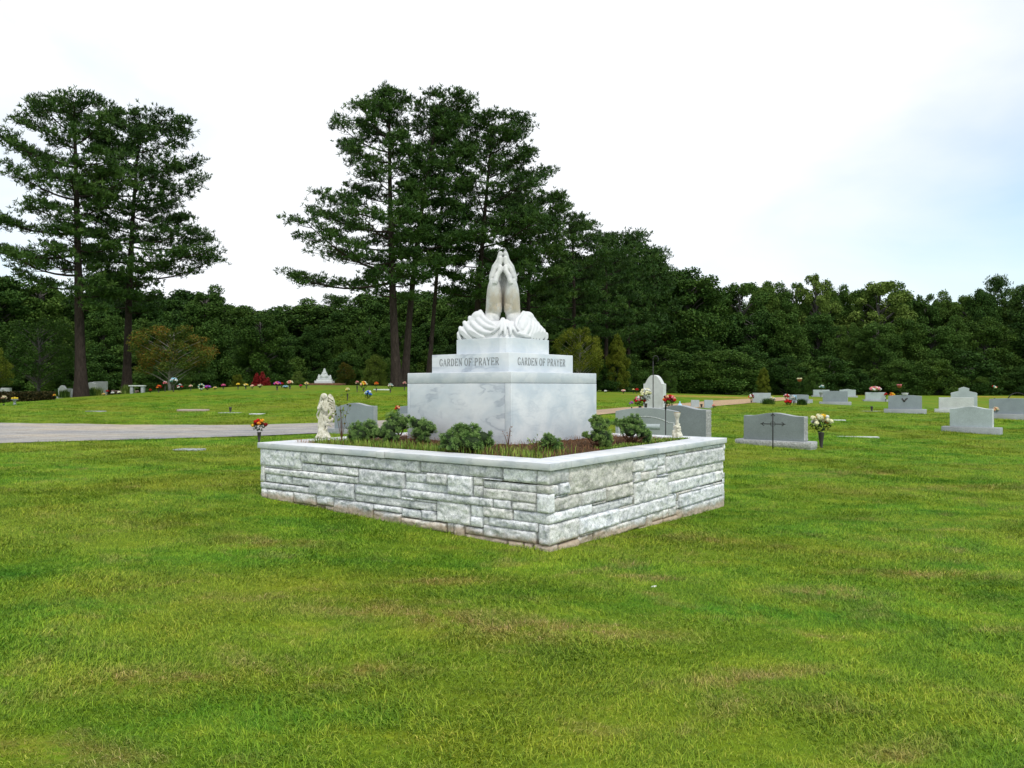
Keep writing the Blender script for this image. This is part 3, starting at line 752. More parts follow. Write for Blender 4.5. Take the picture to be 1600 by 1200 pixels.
db.add(V, [(i*nk+k, i*nk+(k+1) % nk, (i+1)*nk+(k+1) % nk, (i+1)*nk+k) for i in range(mm-1) for k in range(nk)]+[(mm*nk, (k+1) % nk, k) for k in range(nk)]+[(mm*nk+1, (mm-1)*nk+k, (mm-1)*nk+(k+1) % nk) for k in range(nk)])
for s in (-1, 1):
    for z_, x_, r_ in [(.14, .48, .12), (.20, .43, .12), (.26, .38, .12), (.32, .35, .11)]: db.ell((s*x_, .03, z_), (r_, .10, .10), None, 20, 12)
# left sleeve folds
cl([(470, 160, 0), (500, 250, 0), (560, 335, 0), (640, 385, 0), (672, 415, 0)], .042)
cl([(395, 195, 0), (425, 290, 0), (490, 380, 0), (575, 435, 0), (650, 445, 0)], .044)
cl([(310, 255, 0), (350, 350, 0), (420, 440, 0), (505, 500, 0), (590, 515, 0)], .044)
cl([(230, 330, 0), (275, 420, 0), (345, 500, 0), (430, 555, 0), (500, 575, 0)], .044)
cl([(160, 410, 0), (205, 485, 0), (260, 550, 0), (320, 590, 0)], .043)
cl([(110, 475, 0), (140, 535, 0), (170, 590, 0)], .042)
# right sleeve: broad smooth cuff then folds
cl([(1120, 165, 0), (1070, 235, 0), (1010, 300, 0), (978, 380, 0), (985, 440, 0), (1020, 480, 0)], .030)
cl([(1140, 190, 0), (1125, 300, 0), (1090, 390, 0), (1060, 450, 0)], [.045, .08, .085, .06])
cl([(1165, 185, 0), (1190, 300, 0), (1165, 420, 0), (1110, 520, 0)], [.035, .05, .05, .04])
cl([(1235, 205, 0), (1262, 300, 0), (1240, 420, 0), (1180, 560, 0)], .036)
cl([(1285, 270, 0), (1305, 350, 0), (1275, 460, 0), (1220, 580, 0)], .034)
cl([(1335, 335, 0), (1350, 410, 0), (1310, 500, 0), (1265, 590, 0)], .034)
cl([(1385, 395, 0), (1390, 460, 0), (1350, 530, 0), (1315, 590, 0)], .034)
cl([(1430, 440, 0), (1428, 500, 0), (1390, 560, 0), (1370, 595, 0)], .036)
cl([(1472, 500, 0), (1450, 590, 0)], .042)
cl([(1000, 520, 0), (1080, 545, 0), (1170, 560, 0)], .03)
# centre drape fan
for a_ in [[(775, 300, -.30), (740, 380, -.44), (690, 450, -.50), (620, 510, -.50)], [(785, 300, -.30), (765, 400, -.48), (745, 480, -.55), (715, 540, -.56)],
           [(795, 300, -.30), (800, 400, -.50), (800, 480, -.58), (795, 550, -.60)], [(840, 330, -.30), (870, 410, -.46), (880, 480, -.54), (880, 545, -.56)],
           [(860, 340, -.28), (920, 430, -.42), (950, 490, -.48), (985, 540, -.48)]]: cl(a_, .030)
me = sculpt(db, 'draped_sleeves', plain('carved_marble_drapery', (.66, .67, .69, 1), .5, .35, .05, 8), .009, 6, .5)
co = np.empty(len(me.vertices)*3, np.float32); me.vertices.foreach_get('co', co); co = co.reshape(-1, 3)
t5 = TP-math.pi/4; co[:, :2] = co[:, :2] @ np.array([[math.cos(t5), math.sin(t5)], [-math.sin(t5), math.cos(t5)]])
# trim the folds to the plinth's plan and floor
rot = np.array([[pB.x, pB.y], [pA.x, pA.y]]); L = co[:, :2] @ rot.T; lim = e3-.004
over = np.maximum(np.abs(L).max(1)/lim, 1); L = L/over[:, None]; co[:, :2] = L @ rot; co[:, 2] = np.maximum(co[:, 2], -.002)
k = (L.sum(1) < -(2*lim-ch+.01)); sh_ = (-(2*lim-ch+.01)-L.sum(1))/2; L[k] += sh_[k][:, None]; co[:, :2] = L @ rot
me.vertices.foreach_set('co', co.ravel()); me.update()
do = link('draped_sleeves', me, mon); do.location = (0, 0, Z4-.8); do.rotation_euler = (0, 0, -TP)
# ---------------------------------------------------------------- trees
def leaf_mat(name, cols, rough=.75, spec=.12, sc=.9, rv=.35, trans=0):
    """cols: dark, mid, light"""
    n = NT(name, rough, spec)
    f = n.noise(n.pos('World'), sc, 3, .6); f2 = n.attr('v')
    m = n.math('ADD', n.math('MULTIPLY', f, .55), n.math('MULTIPLY', f2, .45))
    c = n.ramp(m, [(.30, cols[0]+(1,)), (.50, cols[1]+(1,)), (.72, cols[2]+(1,))])
    r = n.rnd(); c = n.mix(1.0, c, n.ramp(r, [(0, (1-rv, 1-rv*.8, 1-rv, 1)), (.5, (1, 1, 1, 1)), (1, (1+rv*1.2, 1+rv*.6, 1, 1))]), 'MULTIPLY')
    return n.col(c)
M_pine = leaf_mat('pine_needles', ((.018, .052, .009), (.040, .095, .015), (.075, .140, .024)), .6, .2, 1.1, .12)
M_leafd = leaf_mat('dark_foliage', ((.020, .056, .011), (.040, .092, .016), (.070, .135, .022)), sc=.6, rv=.32)
M_leafm = leaf_mat('mid_foliage', ((.034, .082, .015), (.068, .135, .024), (.110, .185, .036)), sc=.6, rv=.2)
M_leafo = leaf_mat('olive_foliage', ((.030, .075, .012), (.058, .120, .020), (.095, .165, .030)), sc=.5, rv=.15)
M_leafl = leaf_mat('light_foliage', ((.07, .12, .02), (.13, .20, .035), (.21, .28, .06)), sc=.7, rv=.2)
M_leafa = leaf_mat('autumn_foliage', ((.038, .075, .010), (.075, .115, .015), (.22, .11, .02)), sc=.45, rv=.1)
M_leafy = leaf_mat('yellow_green_foliage', ((.05, .075, .008), (.10, .135, .012), (.19, .21, .025)), sc=.8, rv=.1)
def bark(name, c, sc=6):
    n = NT(name, .95, .1); p = n.pos('Object', (1, 1, .25)); f = n.noise(p, sc, 5, .75, .4)
    cc = n.ramp(f, [(.35, tuple(x*.45 for x in c)+(1,)), (.6, tuple(c)+(1,)), (.75, tuple(min(1, x*1.8) for x in c)+(1,))]); n.bump(f, 1, .06); return n.col(cc)
M_barkp = bark('pine_bark', (.055, .042, .036), 9); M_barkg = bark('grey_bark', (.16, .15, .14)); M_barkpale = bark('pale_bark', (.34, .32, .28))
def leaf_cloud(name, Cn, N, size, mat, v, aspect=.6, jit=.9, fold=True):
    """Cn (n,3) centres, N (n,3) outward directions: one folded leaf-spray quad per centre"""
    n_ = len(Cn); R = rng.normal(size=(n_, 3)); D = N*(1-jit)+R*jit*.6; D /= np.linalg.norm(D, axis=1)[:, None]+1e-9
    A = np.cross(D, rng.normal(size=(n_, 3))); A /= np.linalg.norm(A, axis=1)[:, None]+1e-9; B = np.cross(D, A)
    sz = (size*rng.uniform(.6, 1.4, n_))[:, None]
    V = np.stack([Cn-A*sz*.5, Cn-B*sz*aspect*.5+D*sz*.12, Cn+A*sz*.5, Cn+B*sz*aspect*.5+D*sz*.12], 1).reshape(-1, 3)
    q = np.arange(n_*4).reshape(-1, 4)
    me = mesh_np(name, V, q, mat); a_ = me.attributes.new('v', 'FLOAT', 'POINT'); a_.data.foreach_set('value', np.repeat(v, 4).astype(np.float32)); return me
def tuft_cloud(name, Cn, dirs, ln, mat, v, k=6, w=.024):
    """needle tufts: k narrow triangles radiating from each centre"""
    n_ = len(Cn); Cn = np.repeat(Cn, k, 0); D = np.repeat(dirs, k, 0)*.7+rng.normal(size=(n_*k, 3))*.75+np.array([0, 0, .22]); D /= np.linalg.norm(D, axis=1)[:, None]
    S_ = np.cross(D, rng.normal(size=(n_*k, 3))); S_ /= np.linalg.norm(S_, axis=1)[:, None]
    L_ = (ln*rng.uniform(.6, 1.25, n_*k))[:, None]
    V = np.stack([Cn-D*L_*.15-S_*w*.4, Cn+D*L_*.6+S_*w*1.1, Cn+D*L_, Cn+D*L_*.5-S_*w*1.1], 1).reshape(-1, 3)
    me = mesh_np(name, V, np.arange(n_*k*4).reshape(-1, 4), mat); a_ = me.attributes.new('v', 'FLOAT', 'POINT')
    a_.data.foreach_set('value', np.repeat(np.repeat(v, k), 4).astype(np.float32)); return me
def pine(root, H, trunk, env, crown0, nlimb, lw=.28, dens=1.12, tuft=.27, gap=.0, rtrunk=.34, side_only=None, seed=0, k=9, dead=0, bare_scale=1.):
    """trunk: function t->(x,y) lean ; env: list (h_frac, left_m, right_m)"""
    r_ = np.random.default_rng(seed); tb_ = MB()
    hs = np.linspace(0, 1, 16); P = [Vector((*trunk(h), h*H*.985)) for h in hs]
    tb_.tube([P[0]-Vector((0, 0, .4))]+P, [rtrunk*1.35]+[rtrunk*(1.12-.25*min(1, h*8))*(1-h*.82) if h > 0 else rtrunk*1.25 for h in hs], 10)
    E_ = np.array(env); TC = []; TD = []; TVV = []
    lb = MB()
    for i in range(nlimb):
        h = crown0+(1-crown0)*max(0, (i+r_.uniform(-.4, .4))/nlimb)**.95; h = min(.995, max(crown0, h))
        az = i*2.399+r_.uniform(-.5, .5)
        lft, rgt = np.interp(h, E_[:, 0], E_[:, 1]), np.interp(h, E_[:, 0], E_[:, 2]); ca = math.cos(az)
        mean = (lft+rgt)/2
        ext = (rgt*abs(ca) if ca > 0 else lft*abs(ca))+mean*.8*(1-abs(ca))
        L = ext*r_.uniform(.66, 1.10)
        if r_.uniform() < gap: L *= .45
        if L < .5: L = .5
        el = math.radians(np.interp(h, [crown0, .7, .9, 1], [0, 10, 26, 38])+r_.uniform(-10, 12))
        o = Vector((*trunk(h), h*H*.985))
        el = min(el, math.asin(min(.95, max(.02, (H-o.z)/max(L, .1)))))
        dr = Vector((math.cos(az)*math.cos(el), math.sin(az)*math.cos(el), math.sin(el)))
        npt = 7; pts_ = []
        hook = r_.uniform(.05, .2)*L
        for j in range(npt):
            t = j/(npt-1); pts_.append(o+dr*L*t+Vector((r_.uniform(-.1, .1), r_.uniform(-.1, .1), 0))*t+Vector((0, 0, hook*t*t-.10*L*math.sin(math.pi*t)*.6)))
        for q_ in pts_: q_.z = min(q_.z, H-.05-.20*math.hypot(q_.x-o.x, q_.y-o.y))
        r0 = max(.03, rtrunk*lw*(L/6)**.7)
        lb.tube(pts_, [r0*(1-.8*j/(npt-1)) for j in range(npt)], 5, False)
        if r_.uniform() < dead: continue
        nsub = max(4, int(L*3.0))
        for s_ in range(nsub):
            t = .30+.70*(s_+r_.uniform())/nsub; a = t*(npt-1); ia = min(int(a), npt-2); b0 = pts_[ia].lerp(pts_[ia+1], a-ia)
            sgn = 1 if s_ % 2 else -1; sl_ = min(2.2, (.25+.55*math.sin(math.pi*min(1, .15+t*.85)))*L*.42+.35)*r_.uniform(.6, 1.1)
            azz = az+sgn*math.radians(r_.uniform(35, 75)); sd_ = Vector((math.cos(azz), math.sin(azz), r_.uniform(.0, .35))).normalized()
            e_ = b0+sd_*sl_; e_.z = min(e_.z, H-.14*math.hypot(e_.x-o.x, e_.y-o.y)); sd_ = (e_-b0)/sl_; lb.tube([b0, b0.lerp(e_, .5)+Vector((0, 0, -.04)), e_], [r0*.32, r0*.22, .008], 3, False)
            for tt, nt, sp_ in ((1., int(13*dens), .30), (.55, int(7*dens), .22)):
                if r_.uniform() < .12: continue
                cv = r_.uniform(0, .5)
                for q in range(nt):
                    c_ = b0+sd_*sl_*tt+Vector((r_.normal()*sp_, r_.normal()*sp_, r_.normal()*sp_*.42+.08))
                    TC.append(tuple(c_)); TD.append(tuple((sd_*.4+Vector((0, 0, .6))).normalized())); TVV.append(cv+.5*r_.uniform())
        if h > .9:
            for q in range(14): TC.append((o.x+r_.normal()*.22, o.y+r_.normal()*.22, o.z+r_.normal()*.18)); TD.append((0, 0, 1)); TVV.append(r_.uniform())
        for q in range(int(6*dens)):
            c_ = pts_[-1]+Vector((r_.normal()*.2, r_.normal()*.2, r_.normal()*.15)); TC.append(tuple(c_)); TD.append(tuple(dr)); TVV.append(r_.uniform())
    link('trunk', tb_.mesh('trunk', M_barkp, True), root)
    link('branches', lb.mesh('branches', M_barkp, True), root)
    link('crown', tuft_cloud('crown', np.array(TC), np.array(TD), tuft, M_pine, np.array(TVV), k), root)
def hero(px, py, d, ytop, lab, env_px, crown0, nlimb, lean_px=(0, 0), rad=.34, **kw):
    b = at(px, py, d); b.z = tz(b.x, b.y); m = d/F
    ztop = EYE-(ytop+16-CY)*m; H = ztop-b.z
    r = empty('pine_tree', b); tag(r, lab, 'pine tree')
    e = [((EYE-(y-CY)*m-b.z)/H, max(.3, l*m), max(.3, rr*m)) for y, l, rr in env_px]; e.sort()
    c0 = (EYE-(crown0-CY)*m-b.z)/H
    def tr(t): return (lean_px[0]*m*t+lean_px[1]*m*math.sin(t*math.pi), 0)
    pine(r, H, tr, e, c0, nlimb, rtrunk=rad, **kw); return r
# env entries: image row, reach left of trunk, reach right of trunk (photo pixels)
hero(127, 622, 48, 140, 'tall pine with a thick dark trunk nearest the left edge, flat-layered crown', [(140, 20, 30), (158, 50, 45), (185, 95, 55), (210, 75, 70), (235, 125, 75), (300, 85, 75), (340, 120, 75), (385, 118, 60), (430, 105, 50), (470, 95, 45), (500, 40, 30)], 480, 49, (-12, 0), .40, seed=3, gap=.12)
hero(198, 603, 52, 166, 'tall pine right of the thick dark trunk, broad crown reaching over the orange maple', [(166, 25, 25), (190, 50, 65), (215, 65, 85), (255, 75, 95), (300, 80, 118), (350, 85, 105), (395, 90, 122), (440, 80, 118), (470, 70, 120), (500, 40, 60)], 485, 51, (20, -4), .33, seed=11, gap=.12)
hero(620, 604, 50, 130, 'tall straight pine with a reddish trunk, leftmost of the central pine group', [(130, 22, 18), (165, 50, 30), (205, 95, 30), (260, 105, 40), (300, 60, 45), (345, 135, 50), (372, 205, 60), (395, 90, 70), (428, 195, 65), (450, 120, 65), (475, 50, 50)], 468, 53, (-12, -3), .36, seed=21, gap=.15)
hero(632, 602, 51.5, 136, 'tall pine whose trunk leans right, sharing its foot with the straight reddish one', [(136, 30, 40), (170, 30, 70), (220, 25, 70), (280, 25, 70), (340, 35, 70), (390, 70, 80), (420, 60, 60)], 425, 43, (55, -8), .30, seed=31, gap=.15)
hero(668, 602, 54, 165, 'slim grey-trunked pine just left of the marble monument', [(165, 25, 40), (220, 40, 60), (300, 40, 65), (360, 60, 60), (420, 50, 60)], 415, 29, (30, 2), .21, seed=41, gap=.2)
hero(738, 603, 55, 172, 'tall broad pine standing directly behind the praying hands', [(172, 30, 30), (200, 50, 60), (260, 60, 85), (310, 70, 105), (350, 75, 125), (400, 80, 120), (450, 90, 110), (490, 60, 70)], 485, 56, (32, -2), .33, seed=51, gap=.08)
hero(822, 604, 60, 290, 'pine with a shorter crown just right of the praying hands', [(290, 25, 30), (330, 60, 60), (380, 75, 80), (430, 80, 90), (500, 70, 80)], 530, 36, (8, 0), .3, seed=61, gap=.05)
hero(893, 606, 64, 325, 'pine with tufted top right of the praying hands', [(325, 22, 25), (350, 55, 55), (400, 70, 60), (450, 70, 65), (500, 60, 70)], 520, 34, (0, 4), .28, seed=71, gap=.1)
hero(945, 607, 68, 350, 'pine with an uneven spiky top on the falling skyline', [(350, 12, 12), (370, 30, 25), (420, 50, 50), (480, 60, 60)], 520, 27, (0, 3), .26, seed=81, gap=.15)

# prototypes, 10 m tall, for the woods
def proto(kind, v):
    r_ = np.random.default_rng(100+v*7+len(kind)); root = empty('tree', (0, 0, -50)); H = 10.
    tb_ = MB(); P = [Vector((.25*math.sin(z*.5+v), .2*math.cos(z*.45+v*2), z)) for z in np.linspace(-.3, 8.8, 9)]
    R0 = .17; tb_.tube(P, [R0*(1.2-.12*i) for i in range(9)], 7)
    pts_, nr, vv = [], [], []
    if kind == 'pine':
        bpy.data.objects.remove(root); root = empty('tree', (0, 0, -50))
        pine(root, 10, lambda t: (.15*math.sin(t*3), .1*math.sin(t*4)), [(.25, 1.5, 1.6), (.4, 2.1, 2.0), (.6, 1.9, 1.7), (.8, 1.3, 1.4), (1, .3, .3)], .26, 42, rtrunk=.16, seed=200+v, tuft=.22, k=6, dens=.95, gap=.08)
        return root
    if kind == 'sparse': nc, spread, low, nl, rs = 62, 2.5, 3.4, 230, (.3, .6)
    elif kind == 'round': nc, spread, low, nl, rs = 120, 3.0, .9, 380, (.38, .85)
    elif kind == 'bush': nc, spread, low, nl, rs = 60, 3.6, .6, 420, (.7, 1.5)
    elif kind == 'flat': nc, spread, low, nl, rs = 60, 4.2, 3.2, 260, (.5, 1.0)
    else: nc, spread, low, nl, rs = 120, 2.6, 1.0, 360, (.35, .8)
    cs = []
    for i in range(nc):
        z = low+(9.3-low)*(i+.5)/nc; t = (z-low)/(9.6-low)
        if kind == 'bush': prof_ = math.sqrt(max(.05, 1-(z/9.6)**2))
        elif kind == 'flat': prof_ = math.sqrt(max(.05, math.sin(math.pi*(.2+.75*t))))
        elif kind == 'round': prof_ = math.sin(math.pi*min(1, .22+.72*t))**.6
        else: prof_ = (math.sin(math.pi*min(1, .25+.70*t)))**.8
        a = i*2.399+r_.uniform(-.6, .6); rr = spread*prof_*math.sqrt(r_.uniform(.12, 1.05))
        cs.append((rr*math.cos(a), rr*math.sin(a), z+r_.uniform(-.4, .5), r_.uniform(*rs)*(.45+.6*prof_ if kind == 'bush' else .75+.4*prof_)))
    lb = MB()
    for x, y, z, rr in cs:
        zz_ = max(.3, z-math.hypot(x, y)*.75); b = Vector((0, 0, min(zz_, 8.5))); e_ = Vector((x, y, z))
        lb.tube([b, b.lerp(e_, .5)+Vector((0, 0, .15)), e_], [.06, .04, .012], 4, False)
        m = int(nl*(rr/np.mean(rs))**1.7); D = r_.normal(size=(m, 3)); D /= np.linalg.norm(D, axis=1)[:, None]
        rad_ = rr*r_.uniform(.35, 1.12, m)[:, None]**.7
        q = D*rad_*np.array([1, 1, .85])*r_.uniform(.85, 1.15, (m, 1))+np.array([x, y, z]); pts_.append(q); nr.append(D*.6+np.array([0, 0, .5])); vv.append(np.clip(r_.uniform(0, .7, m)+.3*r_.uniform(), 0, 1))
    mat = {'sparse': M_leafo, 'round': M_leafd, 'bush': M_leafd, 'flat': M_leafa}.get(kind, M_leafd)
    if kind != 'bush': link('trunk', tb_.mesh('trunk', M_barkg, True), root)
    link('branches', lb.mesh('branches', M_barkg, True), root)
    link('crown', leaf_cloud('crown', np.concatenate(pts_), np.concatenate(nr), {'sparse': .17, 'bush': .24}.get(kind, .18), mat, np.concatenate(vv), .62), root)
    return root
PROTO = {}
def tree(kind, v, px, d, ytop, name, lab, cat='tree', group=None, wid=1.0, mat=None, barkm=None, pyb=None):
    key = (kind, v)
    if key not in PROTO: PROTO[key] = (proto(kind, v), [False])
    src, used = PROTO[key]
    if mat or used[0]:
        o = copy_tree(src) if used[0] else src
    else: o = src
    first = not used[0]; used[0] = True
    x = (px-CX)*d/F; z = tz(x, d); h = EYE-(ytop-CY)*d/F-z
    o.location = (x, d, z-.1); s_ = h/9.7; o.scale = (s_*wid, s_*wid, s_); o.rotation_euler = (0, 0, random.uniform(0, 6.28))
    o.name = name
    for k_ in ('label', 'category', 'group'):
        if k_ in o: del o[k_]
    tag(o, lab, cat, group)
    if mat or barkm:
        for ch in o.children:
            nm = ch.name.split('.')[0]
            if nm == 'crown' and mat: ch.data = MC(ch.data, mat)
            if nm in ('trunk', 'branches') and barkm: ch.data = MC(ch.data, barkm)
    return o
_mc = {}
def MC(me, mat):
    base = me.get('src', me.name); key = (base, mat.name)
    if key not in _mc:
        c_ = me.copy(); c_.materials.clear(); c_.materials.append(mat); c_['src'] = base; _mc[key] = c_
    return _mc[key]
# --- skyline trees right of the monument, left to right
SK = [('pine', 0, 985, 72, 372, 'dark pine on the skyline where it drops behind the gothic headstone', 1.1, None), ('pine', 1, 1022, 76, 396, 'narrow pine with a pointed top between two rounder crowns', 1.0, None),
      ('round', 0, 1075, 78, 425, 'dark rounded tree at the right end of the tall central wood', 1.15, None), ('tall', 0, 1107, 84, 447, 'small dark crown in the dip of the skyline', .8, None),
      ('tall', 1, 1134, 86, 456, 'mid-green crown starting the level skyline on the right', .7, M_leafm),
      ('sparse', 0, 1158, 84, 436, 'airy grey-green tree beside the gap in the skyline', 1.0, None), ('tall', 0, 1192, 86, 441, 'mid-green tree just right of the airy grey-green one', .7, M_leafm), ('tall', 1, 1216, 88, 450, 'olive narrow tree with a level top left of the thin-topped one', .75, M_leafo),
      ('sparse', 1, 1243, 85, 443, 'open crown just left of the thin-topped tree', .75, None), ('sparse', 1, 1274, 84, 430, 'thin-topped tree whose bare twigs show against the sky', .75, M_leafl), ('tall', 0, 1300, 88, 452, 'mid-green tree between the thin-topped and the pale yellow-green ones', .7, M_leafm),
      ('tall', 1, 1328, 87, 452, 'narrow olive tree left of the pale yellow-green one', .7, M_leafo), ('sparse', 0, 1348, 86, 446, 'open green crown touching the pale yellow-green tree', .8, M_leafm),
      ('sparse', 0, 1374, 84, 434, 'pale yellow-green open-crowned tree above the right-hand headstones', 1.1, M_leafl), ('tall', 1, 1402, 86, 448, 'mid-green tree just right of the pale open-crowned one', .65, M_leafm),
      ('tall', 0, 1428, 87, 463, 'narrow dark tree in the lower skyline right of the pale one', .7, None), ('sparse', 1, 1449, 86, 460, 'open dark crown in the lower skyline right of the pale tree', .8, None),
      ('tall', 1, 1472, 86, 462, 'dark dense tree left of the notch in the right-hand skyline', .7, None), ('sparse', 0, 1519, 83, 454, 'open-topped tree right of the notch in the skyline', .8, M_leafm), ('tall', 0, 1538, 82, 452, 'dark tree between the notch and the spire-topped tree', .7, None),
      ('pine', 0, 1557, 84, 440, 'dark spire-topped tree, highest near the right edge', .8, None), ('tall', 1, 1578, 82, 460, 'mid-green tree right of the spire-topped one', .7, M_leafm), ('pine', 1, 1602, 80, 453, 'pine cut off by the right edge of the picture', 1.0, None)]
for kind, v, px, d, yt, lab, wd, mt in SK: tree(kind, v, px, d, yt, 'pine_tree' if kind == 'pine' else 'woodland_tree', lab, 'pine tree' if kind == 'pine' else 'tree', None, wd, mt)
for kind, v, px, d, yt, lab, wd in [('round', 1, 950, 80, 395, 'dark rounded tree under the tufted pines at the head of the falling skyline', 1.1), ('tall', 1, 1000, 82, 400, 'dark tree filling the falling skyline between two pines', 1.1), ('round', 0, 1045, 82, 412, 'dark dense tree halfway down the falling skyline', 1.1), ('tall', 0, 900, 80, 400, 'dark tree beneath the tufted pine right of the praying hands', 1.2)]:
    tree(kind, v, px, d, yt, 'woodland_tree', lab, 'tree', None, wd)
# --- skyline left: between and behind the pine groups
for kind, v, px, d, yt, lab, wd in [('round', 0, -10, 70, 425, 'dark tree cut off by the left edge behind the pines', 1.2), ('tall', 1, 60, 72, 440, 'dark tree seen between the left edge and the thick pine trunk', 1.1), ('tall', 0, 170, 75, 430, 'dark tree filling the space between the two left pines', 1.2),
                                    ('round', 0, 255, 76, 462, 'dark tree behind the orange maple', 1.2), ('tall', 1, 322, 74, 452, 'dark tree at the right foot of the left pine group', 1.0),
                                    ('tall', 0, 372, 98, 488, 'far wooded crown just left of the low skyline gap', 1.3), ('round', 0, 425, 102, 480, 'far rounded crown in the low skyline gap', 1.3), ('tall', 1, 478, 100, 474, 'far dark crown in the gap left of the central pines', 1.3),
                                    ('pine', 0, 530, 95, 468, 'far pine beneath the lowest branches of the central pines', 1.4), ('tall', 0, 590, 85, 470, 'dark tree behind the trunks of the central pines', 1.3), ('round', 0, 650, 84, 470, 'dark tree behind the leaning pine trunk', 1.3),
                                    ('tall', 1, 705, 80, 460, 'dark tree behind and left of the praying hands', 1.2), ('pine', 1, 770, 80, 400, 'pine hidden behind the praying hands', 1.2), ('tall', 0, 850, 78, 440, 'dark tree right of the praying hands under the pines', 1.2)]:
    tree(kind, v, px, d, yt, 'pine_tree' if kind == 'pine' else 'woodland_tree', lab, 'pine tree' if kind == 'pine' else 'tree', None, wd)
# --- second storey and wood edge
G1 = 'dark trees filling the wood below the skyline'
for i, px in enumerate(range(-60, 1700, 46)):
    if 330 < px < 560: d = 84; yt = 520+random.uniform(-15, 10)
    elif px < 940: d = 72; yt = 500+random.uniform(-20, 20)
    else: d = 76; yt = 500+random.uniform(-25, 25)
    tree('round' if i % 2 else 'tall', (i//2) % 2, px+random.uniform(-12, 12), d+random.uniform(-2, 3), yt, 'woodland_tree', 'dark understorey tree filling the wood below the skyline', 'tree', G1, random.uniform(.8, 1.4), (None, M_leafm, None, M_leafo, None)[i % 5] if px > 950 else None)
for i, px in enumerate(range(-60, 1700, 60)):
    d = 90+random.uniform(-3, 6); yt = 478+random.uniform(-6, 10)
    if px < 330 or 560 < px < 1100: yt = 455
    tree('round' if i % 2 else 'tall', 0, px, d, yt, 'woodland_tree', 'dark understorey tree filling the wood below the skyline', 'tree', G1, random.uniform(1.3, 1.6))
G2 = 'bushes along the shaded edge of the wood'
for i, px in enumerate(range(-50, 1700, 33)):
    base = 66 if px < 700 else 69 if px > 1000 else 62
    if 330 < px < 560: base = 74
    tree('bush', i % 2, px+random.uniform(-10, 10), base+random.uniform(0, 4), 566+random.uniform(-30, 22), 'woodland_bush', 'dark bush growing along the shaded edge of the wood', 'bush', G2, random.uniform(1.3, 2.2), M_leafd if i % 4 else M_leafo)
# --- distinct small trees
tree('flat', 0, 268, 49, 508, 'maple_tree', 'small maple with orange-tinged spreading crown and pale forked trunk', 'maple tree', None, 1.3, None, M_barkpale)
tree('flat', 1, 60, 50, 500, 'dogwood_tree', 'olive-green spreading tree under the left pines', 'tree', None, 1.15, M_leafo)
tree('flat', 1, -20, 46, 540, 'dogwood_tree', 'low yellow-green tree at the left edge above the hedge', 'tree', None, .9, M_leafy)
tree('round', 1, 408, 62, 490, 'evergreen_tree', 'dense dark rounded evergreen standing alone behind the hill flowers', 'tree', None, 1.15)
tree('flat', 0, 905, 58, 512, 'yellowish_tree', 'yellow-green small tree right of the stepped monument', 'tree', None, .85, M_leafy)
tree('tall', 1, 965, 62, 525, 'yellowish_tree', 'yellow-green sapling behind the lawn left of the gothic headstone', 'tree', None, .7, M_leafy)
tree('bush', 0, 586, 56, 552, 'shrub', 'pale green feathery shrub left of the double pine trunk', 'shrub', None, 1.0, M_leafl)
tree('bush', 1, 540, 60, 566, 'shrub', 'small rusty-leaved shrub right of the far white statue', 'shrub', None, 1.0, M_leafa)
tree('bush', 0, 372, 56, 583, 'shrub', 'low yellow-green shrub behind the hill flowers', 'shrub', None, 1.1, M_leafy)
tree('bush', 1, 465, 50, 578, 'shrub', 'bright green leafy shrub left of the far white statue', 'shrub', None, 1.1, M_leafl)
tree('bush', 1, 1045, 63, 578, 'shrub', 'dark green shrub behind the gothic headstone', 'shrub', None, .9, M_leafd)
tree('tall', 0, 1193, 58, 573, 'conifer_sapling', 'small yellow-green conifer with a bare tip behind the right-hand graves', 'conifer', None, .75, M_leafy)
tree('bush', 0, 1272, 66, 582, 'shrub', 'olive bush above the cluster of red and white flowers', 'shrub', None, 1.1, M_leafo)
tree('round', 1, 1330, 78, 505, 'woodland_tree', 'yellow-green slender tree at the edge of the right-hand wood', 'tree', None, .6, M_leafo, M_barkpale)
for (k_, (o_, u_)) in PROTO.items():
    if not u_[0]: bpy.data.objects.remove(o_)
